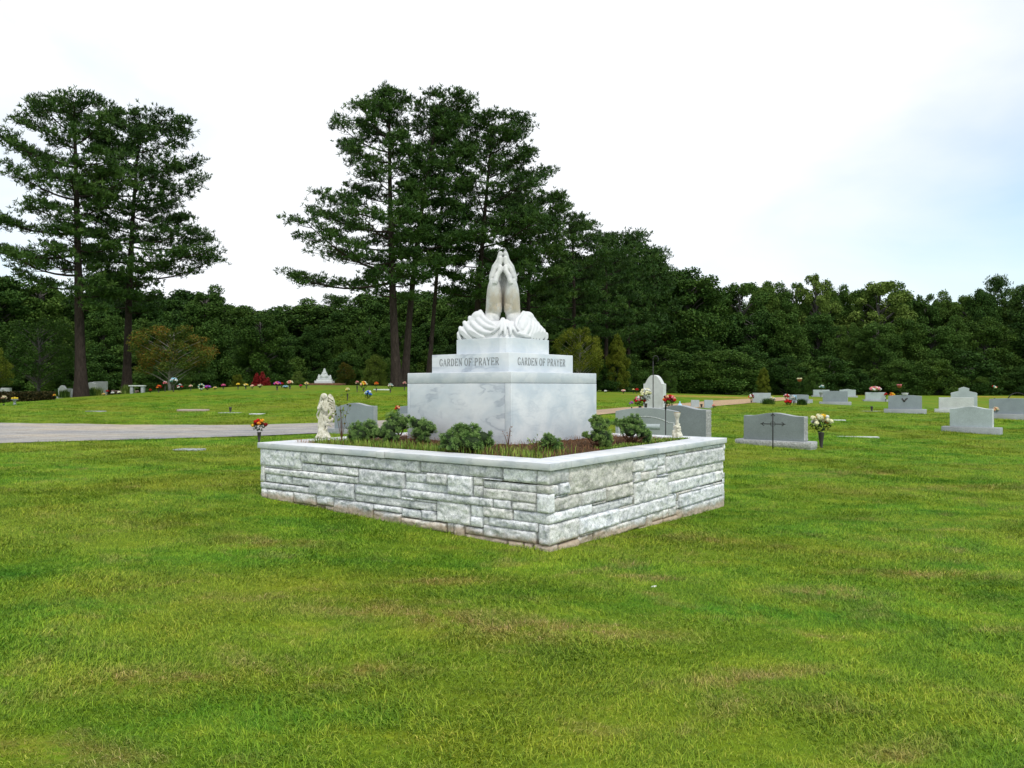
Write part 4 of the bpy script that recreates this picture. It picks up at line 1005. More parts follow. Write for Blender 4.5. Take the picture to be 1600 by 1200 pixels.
# ---------------------------------------------------------------- planting in the bed
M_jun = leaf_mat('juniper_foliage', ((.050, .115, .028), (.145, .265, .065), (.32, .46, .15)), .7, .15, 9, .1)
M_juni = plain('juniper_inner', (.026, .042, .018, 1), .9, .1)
M_twig = plain('twig_brown', (.14, .07, .045, 1), .9, .1)
def juniper(px, py, d, balls, lab, name='juniper_shrub', brown=0):
    """balls: (px offset, height above foot in px, radius px, depth offset m)"""
    m = d/F; x0, y0 = (px-CX)*m, d; z0 = soil_z(x0, y0)-.01
    r = empty(name, (x0, y0, z0)); tag(r, lab, 'shrub')
    C_, D_, v_ = [], [], []; ib = MB(); tb_ = MB()
    for bx, bz, br, bd in balls:
        c = np.array([bx*m, bd, bz*m]); R = br*m
        tb_.tube([(0, 0, 0), (c[0]*.6, c[1]*.6, c[2]*.35), tuple(c)], [.014, .010, .005], 5)
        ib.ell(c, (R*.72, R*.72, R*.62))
        for s_ in range(int(26*(R/.1)**1.2)+6):
            dd = rng.normal(size=3); dd /= np.linalg.norm(dd)
            if dd[2] < -.55: continue
            cc = c+dd*R*np.array([1, 1, .88])*rng.uniform(.72, 1.05); rs_ = R*rng.uniform(.16, .28)
            q = rng.normal(size=(34, 3)); q /= np.linalg.norm(q, axis=1)[:, None]
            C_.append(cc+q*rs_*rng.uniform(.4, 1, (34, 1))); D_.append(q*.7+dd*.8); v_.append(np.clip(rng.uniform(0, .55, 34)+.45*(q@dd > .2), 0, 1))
    link('foliage', tuft_cloud('foliage', np.concatenate(C_), np.concatenate(D_), .022, M_jun, np.concatenate(v_), 3, .0022), r)
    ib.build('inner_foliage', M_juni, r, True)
    for _ in range(int(14+brown*50)):
        a = rng.uniform(0, 6.28); h_ = rng.uniform(.06, .16); q = Vector((math.cos(a)*.12, math.sin(a)*.12, 0))
        tb_.tube([(0, 0, 0), tuple(q*.5+Vector((0, 0, h_*.6))), tuple(q+Vector((rng.uniform(-.1, .1), -.06, h_)))], [.006, .004, .001], 4, False)
    tb_.build('stems', M_twig, r)
    return r
juniper(566, 689, 10.55, [(-8, 20, 14, .02), (8, 22, 14, .05), (-2, 12, 15, -.10), (18, 14, 12, -.02), (-14, 9, 8, -.05)], 'low dark juniper shrub nearest the angel figurine', brown=.3)
juniper(614, 690, 10.45, [(-14, 14, 13, -.12), (2, 32, 15, .08), (12, 26, 13, .05), (-4, 22, 14, -.03), (0, 10, 12, -.15), (20, 34, 8, .12)], 'taller juniper shrub beside the left edge of the marble base', brown=.5)
juniper(656, 690, 10.15, [(-4, 30, 13, .0), (6, 24, 14, -.02), (16, 22, 10, -.05), (0, 14, 12, -.05), (8, 8, 10, -.08)], 'juniper shrub in front of the marble, between the tall and the widest shrub', brown=.6)
juniper(727, 703, 9.05, [(-24, 22, 15, .0), (-8, 32, 16, .06), (10, 30, 16, .05), (26, 24, 16, .0), (14, 16, 17, -.10), (-16, 14, 13, -.10), (34, 16, 10, .0), (-32, 14, 10, .0), (2, 20, 15, -.08)], 'widest rounded juniper shrub in front of the left marble face')
juniper(858, 701, 9.15, [(-2, 18, 10, .0), (8, 12, 11, -.03), (-8, 10, 8, -.02), (14, 8, 7, 0)], 'smallest juniper shrub near the front corner of the bed', brown=.3)
juniper(938, 699, 9.75, [(-2, 32, 13, .02), (4, 20, 14, -.05), (-6, 44, 9, .08), (-22, 20, 6, .0), (10, 10, 11, -.06), (-8, 18, 12, 0), (12, 38, 8, .1)], 'upright juniper shrub at the right edge of the marble base', brown=.6)
juniper(988, 695, 10.3, [(-12, 30, 12, .05), (2, 36, 14, .05), (10, 26, 14, -.02), (20, 16, 10, .0), (-4, 22, 13, -.05), (24, 10, 8, .02), (-20, 34, 8, .1)], 'rightmost juniper shrub, in front of the grey headstones', brown=.6)
# weeds and straw
def blades_mesh(name, P, hmin, hmax, w, mat, lean=.6):
    V = []; T = []; Q = []; vv = []
    for p in P:
        h = rng.uniform(hmin, hmax); az = rng.uniform(0, 6.28); d_ = np.array([math.cos(az), math.sin(az), 0]); s_ = np.array([-d_[1], d_[0], 0])*w; l = rng.uniform(.1, lean)
        b = np.array(p); m = b+d_*h*.3*l+np.array([0, 0, h*.6]); t = b+d_*h*l+np.array([0, 0, h*(1-.25*l)]); k = len(V)
        V += [b-s_, b+s_, m+s_*.8, m-s_*.8, t]; Q.append((k, k+1, k+2, k+3)); T.append((k+3, k+2, k+4)); vv += [rng.uniform()]*5
    me = mesh_np(name, V, [np.array(T), np.array(Q)], mat); a_ = me.attributes.new('v', 'FLOAT', 'POINT'); a_.data.foreach_set('value', np.array(vv, np.float32)); return me
M_weed = leaf_mat('weed_green', ((.07, .15, .015), (.16, .28, .03), (.30, .38, .07)), .6, .2, 4, .1)
M_straw = plain('pine_straw', (.24, .12, .06, 1), .9, .1, .5, 40)
def bedp(a, b): p = nP+dA*a+dB*b; return (p.x, p.y, soil_z(p.x, p.y))
W_ = []
for _ in range(1300): a = rng.uniform(1.8, 4.3); W_.append(bedp(a, .44+abs(rng.normal())*.16))
for _ in range(420): W_.append(bedp(rng.uniform(.45, 2), .45+abs(rng.normal())*.2))
for _ in range(120): W_.append(bedp(.45+abs(rng.normal())*.25, .45+rng.uniform(0, 1)))
ww_ = link('bed_weeds', blades_mesh('bed_weeds', W_, .04, .14, .0035, M_weed)); tag(ww_, 'thin green weeds sprouting in the flower bed', 'weeds', kind='stuff')
W_ = [bedp(.42+abs(rng.normal())*.10, rng.uniform(2.0, 4.4)) for _ in range(2600)]
ww_ = link('groundcover', blades_mesh('groundcover', W_, .02, .06, .006, M_weed, 1.2)); tag(ww_, 'bright low groundcover along the right side of the bed', 'groundcover', kind='stuff')
W_ = [bedp(rng.uniform(.42, SA-.42), rng.uniform(.42, SB-.42)) for _ in range(5200)]+[bedp(SA-.42-abs(rng.normal())*.2, .42+rng.uniform(-.12, .5)) for _ in range(260)]
W_ = [(x, y, (z if z > .8 else .83)+.004) for x, y, z in W_]
ww_ = link('pine_straw', blades_mesh('pine_straw', W_, .03, .09, .0018, M_straw, 2.2)); tag(ww_, 'fallen brown pine straw and leaf litter on the bed', 'pine straw', kind='stuff')
# young sapling left of the grey headstone and dry stalks against the marble
def sapling(px, d, h, lab, leafm, n_=60, z0=None, spread=.16, lsz=.05):
    x = (px-CX)*d/F; r = empty('sapling', (x, d, soil_z(x, d))); tag(r, lab, 'plant'); mb = MB(); C_ = []
    for k in range(7):
        a = rng.uniform(0, 6.28); t = Vector((math.cos(a)*spread*rng.uniform(.3, 1), math.sin(a)*spread*.5, h*rng.uniform(.55, 1)))
        mb.tube([(0, 0, 0), tuple(t*.5+Vector((0, 0, h*.1))), tuple(t)], [.005, .003, .001], 4, False)
        for q in range(n_//7): C_.append(np.array(t)*rng.uniform(.6, 1.05)+rng.normal(size=3)*.025)
    mb.build('stems', M_twig, r); C_ = np.array(C_)
    link('foliage', leaf_cloud('foliage', C_, np.tile([0, -.3, 1.], (len(C_), 1)), lsz, leafm, rng.uniform(0, 1, len(C_)), .55), r)
sapling(534, 11.0, .66, 'thin leafy sapling rising behind the angel figurine', M_leafl, 54, spread=.14)
sapling(548, 10.9, .30, 'small reddish twiggy plant in front of the left grey headstone', M_leafa, 28, spread=.16, lsz=.035)
sapling(794, 9.4, .26, 'dry pale stalks at the front corner of the marble base', M_straw, 14, spread=.08, lsz=.02)
sapling(838, 9.1, .15, 'small fern-like weed left of the smallest juniper', M_weed, 40, spread=.10, lsz=.03)

# ---------------------------------------------------------------- figures on the coping
n = NT('aged_cream_cast_stone', .85, .2); p_ = n.pos('Object')
c = n.ramp(n.noise(p_, 14, 5, .7), [(.32, (.30, .29, .20, 1)), (.5, (.58, .56, .45, 1)), (.66, (.78, .76, .66, 1))])
n.bump(n.noise(p_, 60, 4), .3, .003); M_cast = n.col(c)
k_ = .000842
def ax(x): return (x-410)*k_
def az_(y): return (940-y)*k_
ab = MB()
def atube(pts, r):
    P = [Vector((ax(x), y_, az_(yy))) for x, yy, y_ in pts]; Q = []
    for i in range(len(P)-1):
        a, b, c_, d_ = P[max(i-1, 0)], P[i], P[i+1], P[min(i+2, len(P)-1)]
        for t in (0, .33, .66): Q.append(.5*((2*b)+(-a+c_)*t+(2*a-5*b+4*c_-d_)*t*t+(-a+3*b-3*c_+d_)*t**3))
    Q.append(P[-1]); m = len(Q); rr = list(np.interp(np.linspace(0, 1, m), np.linspace(0, 1, len(r)), r))
    ab.tube(Q, rr, 10); ab.ell(Q[0], rr[0]); ab.ell(Q[-1], rr[-1])
atube([(410, 925, 0), (398, 850, 0), (385, 750, 0), (388, 640, 0), (402, 550, 0), (415, 470, 0), (430, 390, .0), (430, 320, .0), (422, 275, -.003)], [.100, .078, .058, .060, .068, .062, .058, .052, .024])
ab.ell((ax(400), -.012, az_(222)), (.034, .040, .046)); ab.ell((ax(412), .004, az_(200)), (.052, .048, .048)); ab.ell((ax(436), .02, az_(250)), (.036, .04, .06)); ab.ell((ax(398), -.052, az_(228)), (.007, .010, .012))
ab.ell((ax(355), .0, az_(265)), (.012, .02, .06))
Ry = Matrix.Rotation(math.radians(-14), 3, 'Y')
ab.ell((ax(535), .05, az_(300)), (.050, .024, .125), Ry); ab.ell((ax(565), .055, az_(420)), (.036, .02, .13)); ab.ell((ax(560), .05, az_(560)), (.024, .018, .09), Matrix.Rotation(.2, 3, 'Y'))
ab.ell((ax(360), .06, az_(330)), (.045, .02, .11), Matrix.Rotation(.2, 3, 'Y'))
for i in range(7): atube([(490+i*4, 215+i*50, .03), (545+i*3, 260+i*46, .026), (588-i*1, 330+i*42, .035)], [.010, .011, .007])
atube([(480, 330, -.02), (478, 400, -.055), (455, 455, -.08), (415, 400, -.09), (388, 340, -.085)], [.028, .026, .022, .019, .015])
atube([(368, 330, -.02), (328, 400, -.05), (340, 420, -.07), (372, 375, -.085), (388, 335, -.085)], [.026, .022, .019, .017, .014])
atube([(385, 350, -.09), (392, 305, -.08), (398, 275, -.07)], [.016, .014, .008])
atube([(470, 390, -.05), (525, 415, -.05), (540, 490, -.05), (490, 555, -.06), (470, 590, -.06), (520, 640, -.05), (565, 600, -.03)], [.018, .022, .024, .02, .022, .024, .016])
atube([(440, 560, -.06), (455, 640, -.065), (445, 690, -.06), (500, 700, -.05), (548, 735, -.03)], [.02, .022, .02, .018, .010])
atube([(345, 430, -.03), (312, 480, -.03), (297, 545, -.02), (322, 600, -.02)], [.014, .012, .012, .010])
for pts_ in ([(372, 480, -.055), (352, 650, -.055), (345, 800, -.065), (300, 915, -.085)], [(410, 500, -.065), (392, 650, -.06), (380, 790, -.07), (350, 920, -.095)], [(440, 560, -.05), (430, 700, -.05), (405, 830, -.08), (430, 920, -.10)],
             [(455, 640, -.04), (470, 760, -.05), (420, 850, -.08), (500, 925, -.085)], [(480, 700, -.02), (450, 830, -.06), (530, 925, -.06)], [(400, 600, -.065), (415, 750, -.06), (385, 860, -.09), (390, 925, -.1)], [(335, 560, -.03), (325, 720, -.03), (330, 860, -.05), (280, 925, -.04)]): atube(pts_, [.010, .013, .015, .018])
me = sculpt(ab, 'angel_figurine', M_cast, .0042, 1, .4)
co = np.empty(len(me.vertices)*3, np.float32); me.vertices.foreach_get('co', co); co = co.reshape(-1, 3); co[:, 2] = np.maximum(co[:, 2], 0); me.vertices.foreach_set('co', co.ravel())
d_ = 11.35; ag = link('angel_figurine', me, None, ((506-CX)*d_/F, d_, ZT+.001)); ag.rotation_euler = (0, 0, .1)
tag(ag, 'aged cream stone angel with folded hands and wings on the left corner of the coping', 'figurine')
ob = MB(); q_ = .00098
ob.lathe([(.085, 0), (.082, .03), (.055, .09), (.034, .14), (.026, .19), (.023, .25), (.028, .28), (.040, .31), (.050, .345), (.054, .365), (.044, .366), (.030, .345)], n=20)
for i in range(26): a = rng.uniform(0, 6.28); h_ = rng.uniform(.02, .20); rr = .078-.25*h_; ob.ell((math.cos(a)*rr, math.sin(a)*rr, h_), rng.uniform(.012, .024))
me = sculpt(ob, 'pedestal_figurine', M_cast, .005, 1, .4); d_ = 11.72
og = link('pedestal_figurine', me, None, ((1058-CX)*d_/F, d_, ZT+.001)); tag(og, 'small mossy cream pedestal figurine with a flared bowl top on the right coping', 'figurine')
bw = MB(); bw.lathe([(.0, .352), (.035, .352), (.047, .3665), (.0525, .3675), (.0525, .369), (.0, .369)], n=18); bw.build('bowl_filling', plain('ochre_wax', (.45, .27, .07, 1)), og)

# ---------------------------------------------------------------- headstones
def granite(name, c, rough=.45, sc=90, k=.22):
    n = NT(name, rough, .4); p = n.pos('Object'); f = n.noise(p, sc, 3, .8); g_ = n.noise(p, 1.6, 4, .6)
    cc = n.ramp(f, [(.35, tuple(x*(1-k) for x in c)+(1,)), (.62, tuple(min(1, x*(1+k)) for x in c)+(1,))])
    cc = n.mix(1.0, cc, n.ramp(g_, [(.3, .82), (.7, 1.1)]), 'MULTIPLY')
    if rough > .6: n.bump(n.noise(p, 18, 5, .8), 1, .03)
    return n.col(cc)
M_grf = granite('polished_grey_granite', (.235, .265, .275), .38); M_gre = granite('sawn_grey_granite', (.36, .38, .40), .8)
M_grr = granite('rock_pitched_granite', (.42, .42, .42), .9, 30, .4); M_grw = granite('pale_granite', (.42, .48, .50), .6); M_grwe = granite('pale_granite_edge', (.60, .63, .63), .8)
M_grb = granite('blue_grey_granite', (.27, .31, .345), .4); M_brz = plain('dark_bronze', (.035, .03, .028, 1), .5, .5)
M_wm = plain('old_white_marble', (.60, .62, .62, 1), .6, .3, .08, 6); M_blk = plain('black_iron', (.012, .012, .012, 1), .6, .4)
def prof_serp(n_=24, rise=.11): return [(t, 1-rise+rise*(.5-.5*math.cos(2*math.pi*min(1, max(0, (t-.08)/.84))))) for t in np.linspace(0, 1, n_)]
def prof_oval(n_=16, rise=.10): return [(t, 1-rise*(2*t-1)**2) for t in np.linspace(0, 1, n_)]
def prof_flat(): return [(0, 1), (1, 1)]
def prof_gothic():
    L = [(0, .74), (.07, .745), (.10, .76)]
    for t in np.linspace(.12, .88, 17): L.append((t, .76+.24*(1-abs((t-.5)/.40)**2.3)) if abs(t-.5) < .40 else (t, .765))
    return L+[(.90, .76), (.93, .745), (1, .74)]
def prof_cross(): return [(0, .70), (.02, .73), (.28, .80), (.30, .80), (.302, .93), (.5, 1), (.698, .93), (.70, .80), (.72, .80), (.98, .73), (1, .70)]
def headstone(px, d, w, toppy, lab, prof=None, yaw=25, t=.2, mats=(None, None), base=(1.25, .18), mbase=None, rough=False, group=None, cat='headstone', hbase=None, vert=None):
    p = gp(px, d); yr = -math.radians(yaw); r = empty('headstone', p, yr); tag(r, lab, cat, group)
    H = (EYE-(toppy-CY)*d/F)-p.z; bw_, bh = base; prof = prof or prof_serp(); mf, me_ = mats[0] or M_grf, mats[1] or M_gre
    hT = H-bh; V = []; pr = [(x-.5, z) for x, z in prof]
    for y in (-t/2, t/2): V += [(-w/2, y, bh), (w/2, y, bh)]+[(x*w, y, bh+z*hT) for x, z in reversed(pr)]
    m = len(V)//2; Fs = [tuple(range(m)), tuple(range(2*m-1, m-1, -1))]+[(k, m+k, m+(k+1) % m, (k+1) % m) for k in range(m)]
    me = bpy.data.meshes.new('tablet'); me.from_pydata(V, [], Fs); me.update()
    me.materials.append(mf); me.materials.append(me_)
    for i, f in enumerate(me.polygons): f.material_index = 0 if i < 2 else 1
    o = link('tablet', me, r); b = o.modifiers.new('bevel', 'BEVEL'); b.width = .008; b.segments = 2; b.limit_method = 'ANGLE'; b.angle_limit = math.radians(50)
    if bh > 0:
        mb = MB(); nu = 18; bw2 = w*bw_/2; td = t/2+.10
        V = []; ring = []
        for k in range(nu*2+8):
            pass
        mb.box(-bw2, bw2, -td, td, -.25, bh-.002); ob_ = mb.build('base', mbase or M_gre, r, bevel=.012)
        if rough:
            for sx_, sy_, L_, H_ in ((0, -1, bw2*2, bh), (1, 0, td*2, bh)): rough_face(r, (bw2 if sx_ else 0, -td if sy_ else 0), L_, 0, bh-.012, bool(sx_), 'rough_base_face')
    if rough: rough_face(r, (w/2, 0), t-.02, bh+.004, bh+prof[-1][1]*hT-.01, True, 'rough_edge'); rough_face(r, (-w/2, 0), t-.02, bh+.004, bh+prof[0][1]*hT-.01, True, 'rough_edge', -1)
    return r, H, bh
def rough_face(r, c, L, z0, z1, side, name, sg=1):
    nu, nv = max(3, int(L/.03)), max(3, int((z1-z0)/.03)); V = []
    for j in range(nv+1):
        for i in range(nu+1):
            e_ = 0 < i < nu and 0 < j < nv; o = (.004+rng.uniform(.004, .022) if e_ else 0.002); u = -L/2+L*i/nu; z = z0+(z1-z0)*j/nv
            V.append((c[0]+sg*o, u, z) if side else (c[0]+u, c[1]-o, z))
    k = np.arange(nu)[None, :]+np.arange(nv)[:, None]*(nu+1); q = np.stack([k, k+1, k+nu+2, k+nu+1], -1).reshape(-1, 4)
    link(name, mesh_np(name, V, q, M_grr), r)
hs = {}
hs['cross'] = headstone(1211, 20.3, 1.62, 645, 'wide grey granite headstone with a black iron cross stake in front', rough=True, base=(1.25, .17), yaw=40, t=.28)
hs['B'] = headstone(1062, 18.2, 1.46, 633, 'grey headstone with rough right edge half hidden behind the planter wall', rough=True, base=(1.15, .17), yaw=38, t=.30)
a_ = headstone(1011, 16.6, 1.36, 637, 'grey headstone with a carved arched border and pale name plaque behind the shrubs', yaw=22, prof=prof_oval(rise=.08), mats=(granite('mid_grey_granite', (.31, .345, .35), .5), M_gre), base=(1.15, .17))
hs['A'] = a_
def carve(rt, pts, w_, y, z0, mat, nm, t=.004):
    mb = MB()
    for (x0, zz0), (x1, zz1) in zip(pts[:-1], pts[1:]):
        L = math.hypot(x1-x0, zz1-zz0); nx_, nz_ = -(zz1-zz0)/L*w_/2, (x1-x0)/L*w_/2
        V = [(x0+nx_, y-tt, z0+zz0+nz_) for tt in (0, t)]+[(x0-nx_, y-tt, z0+zz0-nz_) for tt in (0, t)]+[(x1-nx_, y-tt, z0+zz1-nz_) for tt in (0, t)]+[(x1+nx_, y-tt, z0+zz1+nz_) for tt in (0, t)]
        mb.add(V, [(0, 2, 4, 6), (1, 7, 5, 3), (0, 1, 3, 2), (2, 3, 5, 4), (4, 5, 7, 6), (6, 7, 1, 0)])
    mb.build(nm, mat, rt)
rt, H_, bh_ = a_; top = H_-.22
carve(rt, [(-.60, .25), (-.60, top-.10)]+[(x, top-.10+.13*(1-(x/.5)**2)) for x in np.linspace(-.5, .5, 13)]+[(.60, top-.10), (.60, .25)], .02, -.1, 0, M_grwe, 'carved_border')
mb = MB(); mb.box(-.33, .30, -.106, -.1, H_*.60, H_*.60+.115); mb.build('name_plaque', M_grw, rt)
headstone(556, 22.3, 1.38, 629.5, 'grey headstone with a curved top left of the marble base, near the lane', yaw=24, mats=(M_grb, M_gre), base=(1.25, .14))
headstone(640, 29, .95, 634, 'grey headstone mostly hidden behind the marble base, red flowers at its side', yaw=24, mats=(M_grb, M_gre), base=(1.2, .12))
g_ = headstone(1023, 30.5, .86, 586, 'tall white gothic-arched headstone flanked by red and white flowers', prof=prof_gothic(), yaw=36, t=.28, mats=(M_wm, M_wm), base=(1.35, .22), mbase=M_wm)
mb = MB(); mb.box(-.17, .17, -.124, -.12, .92, 1.02); mb.build('faint_carving', plain('faint_carving', (.50, .52, .53, 1), var=.2, sc=60), g_[0])
headstone(1518, 26.2, 1.27, 635, 'pale grey headstone with a low curved top, nearest of those at the right', yaw=42, t=.28, mats=(M_grw, M_grwe), base=(1.38, .20), rough=False)
headstone(1584, 31.3, 1.72, 622.5, 'grey headstone cut by the right edge of the picture', yaw=36, mats=(M_grb, M_gre), base=(1.22, .22), prof=prof_oval(rise=.05))
headstone(1494, 36.3, 1.45, 621, 'long white-grey headstone just behind the nearest right-hand one', yaw=26, prof=prof_flat(), mats=(M_grwe, M_grwe), base=(1.25, .2), mbase=M_grwe)
headstone(1506, 38.6, 1.15, 604.5, 'pale headstone with a raised centre panel standing behind the long white-grey one', yaw=26, prof=prof_cross(), mats=(M_grw, M_grwe), base=(1.2, .15))
e_ = headstone(1414, 35.2, 1.38, 617.5, 'grey headstone with a dark winged emblem and a white ornament on top', yaw=28, mats=(M_grb, M_gre), base=(1.27, .2), prof=prof_oval(rise=.06))
carve(e_[0], [(-.12, .16), (-.03, 0), (.02, .10), (.11, .17)], .06, -.1, e_[1]-.30, M_brz, 'winged_emblem', .012)
mb = MB(); mb.lathe([(.10, 0), (.13, .03), (.12, .06), (.16, .10), (.0, .11)], (0, 0, e_[1]), 12); mb.build('top_ornament', M_wm, e_[0])
headstone(1305, 45, 1.36, 611, 'dark blue-grey headstone on a pale base right of the red and white flower cluster', yaw=28, prof=prof_flat(), mats=(M_grb, M_gre), base=(1.27, .16))
headstone(1367.5, 50, 1.22, 613, 'pale headstone with a pink and white flower saddle on top', yaw=10, prof=prof_flat(), mats=(M_grw, M_grwe), base=(1.2, .12))
headstone(1190, 44, 1.0, 614, 'plain square grey headstone beside the far end of the lane', yaw=16, prof=prof_flat(), mats=(M_grw, M_gre), base=(1, 0))
headstone(1283, 57, 1.15, 609, 'far grey headstone with a vase of flowers standing in front', yaw=10, prof=prof_flat(), mats=(M_grw, M_gre), base=(1.2, .1))
headstone(1324, 58, 1.15, 608, 'far low grey headstone just behind the dark blue-grey one', yaw=10, mats=(M_grw, M_gre), base=(1.2, .1))
headstone(1248, 45.5, 1.1, 616.5, 'grey headstone behind the red and white flower cluster', yaw=10, prof=prof_oval(rise=.08), mats=(M_grb, M_gre), base=(1.1, .1))
headstone(1264, 46, .4, 624, 'small pale footstone right of the red and white flower cluster', yaw=10, prof=prof_flat(), mats=(M_grw, M_gre), base=(1, 0))
headstone(1086, 38, .40, 625, 'left block of the small double headstone near the lane', yaw=10, prof=prof_flat(), mats=(M_grw, M_gre), base=(1, 0))
headstone(1107, 38, .42, 625, 'right block of the small double headstone near the lane', yaw=10, prof=prof_flat(), mats=(M_grw, M_gre), base=(1, 0))

# ---------------------------------------------------------------- flowers
FC = {'red': (.55, .012, .012), 'darkred': (.22, .006, .010), 'white': (.80, .80, .76), 'cream': (.85, .78, .50), 'yellow': (.85, .60, .05), 'orange': (.80, .24, .02), 'pink': (.75, .22, .28), 'magenta': (.50, .04, .22),
      'purple': (.30, .12, .50), 'peach': (.80, .42, .25), 'teal': (.12, .32, .32), 'blue': (.05, .16, .60), 'paleblue': (.40, .62, .90), 'brown': (.20, .10, .05), 'tan': (.55, .42, .30), 'gold': (.85, .50, .04)}
FM = {k: plain('petal_'+k, v+(1,), .6, .2, .3, 25) for k, v in FC.items()}
M_fl = leaf_mat('bouquet_leaves', ((.010, .030, .010), (.025, .060, .018), (.05, .10, .03)), .7, .2, 12, .1)
def bloom_pts(c, r, n_=16, r_=rng):
    D = r_.normal(size=(n_, 3)); D /= np.linalg.norm(D, axis=1)[:, None]; D[:, 2] = np.abs(D[:, 2])*.8+.05; return c+D*r*.55, D
def bloom_mesh(name, Cs, r, mat, n_=16):
    P, D = [], []
    for c in Cs: a, b = bloom_pts(np.array(c, float), r, n_); P.append(a); D.append(b)
    P = np.concatenate(P); D = np.concatenate(D)
    A = np.cross(D, rng.normal(size=D.shape)); A /= np.linalg.norm(A, axis=1)[:, None]; B = np.cross(D, A); s_ = r*.55
    T = D*.6+np.array([0, 0, .3])
    V = np.stack([P-A*s_*.6, P-B*s_*.5+T*s_*.3, P+A*s_*.6, P+B*s_*.5+T*s_*.3], 1).reshape(-1, 3)
    q = np.arange(len(V)).reshape(-1, 4); core = MB()
    for c in Cs: core.ell(c, r*.5, None, 8, 5)
    cv = np.concatenate(core.v); nV = len(V)
    return mesh_np(name, np.concatenate([V, cv]), [np.array(core.f[3])+nV, np.concatenate([q, np.array(core.f[4])+nV])], mat)
def bouquet(px, d, toppy, wpx, cols, lab, name='flower_vase', cat='flower vase', vase=.5, vmat=None, br=None, each=False, base=None, group=None, zoff=0, leaf=True, nb=None, shape='ball', vw=None):
    """vase: share of the height that is vase or stem"""
    m = d/F; p = gp(px, d) if base is None else Vector(base); r = empty(name, p); tag(r, lab, cat, group)
    H = (EYE-(toppy-CY)*m)-p.z; R = wpx*m/2; rz_ = min(R, H*(1-vase)/2); cz = H-rz_; br = br or R*.36
    if vase > 0:
        mb = MB(); vh = H*vase; vr = vw or min(.06, R*.3)
        mb.lathe([(vr*.55, 0), (vr*.62, .02), (vr*.5, vh*.1), (vr*.9, vh*.75), (vr*1.05, vh*.98), (vr*1.05, vh), (vr*.8, vh)], n=10); mb.build('vase', vmat or M_brz, r, True)
    n_ = nb or max(5, int(4*(R/br)**2*.8)); lst = {}
    for i in range(n_):
        a = i*2.399+rng.uniform(-.3, .3); u = math.sqrt((i+.5)/n_); el = math.acos(min(1, u*.98)) if shape == 'ball' else rng.uniform(-.3, 1.2)
        c = (R*.82*math.cos(a)*math.cos(el), R*.6*math.sin(a)*math.cos(el), cz+rz_*.8*math.sin(el)*(1 if i % 4 else .3)-rz_*.15*(u > .8))
        lst.setdefault(cols[i % len(cols)], []).append(c)
    if shape == 'ring':
        lst = {}
        for i in range(14):
            a = 2*math.pi*i/14; lst.setdefault(cols[i % len(cols)], []).append((R*.85*math.cos(a), 0, cz+rz_*.85*math.sin(a)))
    for cn, L in lst.items():
        if each:
            for c in L: link('bloom', bloom_mesh('bloom', [c], br*rng.uniform(.85, 1.2), FM[cn], 26), r)
        else: link('blooms', bloom_mesh('blooms', L, br, FM[cn]), r)
    if leaf and shape == 'ball':
        k = 110; D = rng.normal(size=(k, 3)); D /= np.linalg.norm(D, axis=1)[:, None]
        Cn = D*np.array([R*.85, R*.6, rz_*.8])*rng.uniform(.2, 1, (k, 1))**.5+np.array([0, 0, cz-rz_*.25])
        link('leaves', leaf_cloud('leaves', Cn, D, R*.32, M_fl, rng.uniform(0, 1, k), .4), r)
    return r
# near bouquets
b_ = bouquet(1283, 20.2, 646.5, 38, ['cream', 'cream', 'gold', 'cream', 'cream', 'white', 'gold', 'cream', 'orange'], 'cream and gold artificial flowers in a dark vase right of the wide grey headstone', each=True, vase=.46, br=.105, vw=.075, nb=15)
p = gp(404, 19.5); b_ = bouquet(405, 19.5, 654, 26, ['red', 'orange', 'red', 'gold', 'darkred', 'orange', 'yellow', 'red', 'peach'], 'red and orange flowers in a dark vase beyond the left corner of the planter wall', each=True, vase=.45, br=.075, vw=.05, nb=14)
# iron cross stake
p = gp(1207.5, 19.2); r_ = empty('cross_stake', p, -.42); tag(r_, 'black iron cross with flared ends staked before the wide grey headstone', 'cross')
z1 = EYE-(647-CY)*19.2/F-p.z; zc = EYE-(662.5-CY)*19.2/F-p.z; mb = MB(); mb.tube([(0, 0, -.15), (0, 0, z1-.03)], .014, 8); mb.tube([(-.24, 0, zc), (.24, 0, zc)], .011, 8)
mb.build('shaft', M_blk, r_); mb = MB()
for c, dx, dz in (((0, 0, z1), 0, 1), ((.26, 0, zc), 1, 0), ((-.26, 0, zc), -1, 0)):
    for s_ in (-1, 1): mb.tube([(c[0]-dx*.05+dz*s_*.045, 0, c[2]-dz*.05+dx*s_*.045), (c[0]+dx*.02, 0, c[2]+dz*.02)], [.012, .006], 6)
    mb.tube([(c[0]-dx*.06, 0, c[2]-dz*.06), (c[0]+dx*.04, 0, c[2]+dz*.04)], [.010, .010], 6)
for s_ in (-1, 1):
    for t_ in (-1, 1): mb.tube([(s_*.06, 0, zc), (s_*.045, 0, zc+t_*.045), (0, 0, zc+t_*.06)], .007, 6)
mb.build('scrollwork', M_blk, r_)
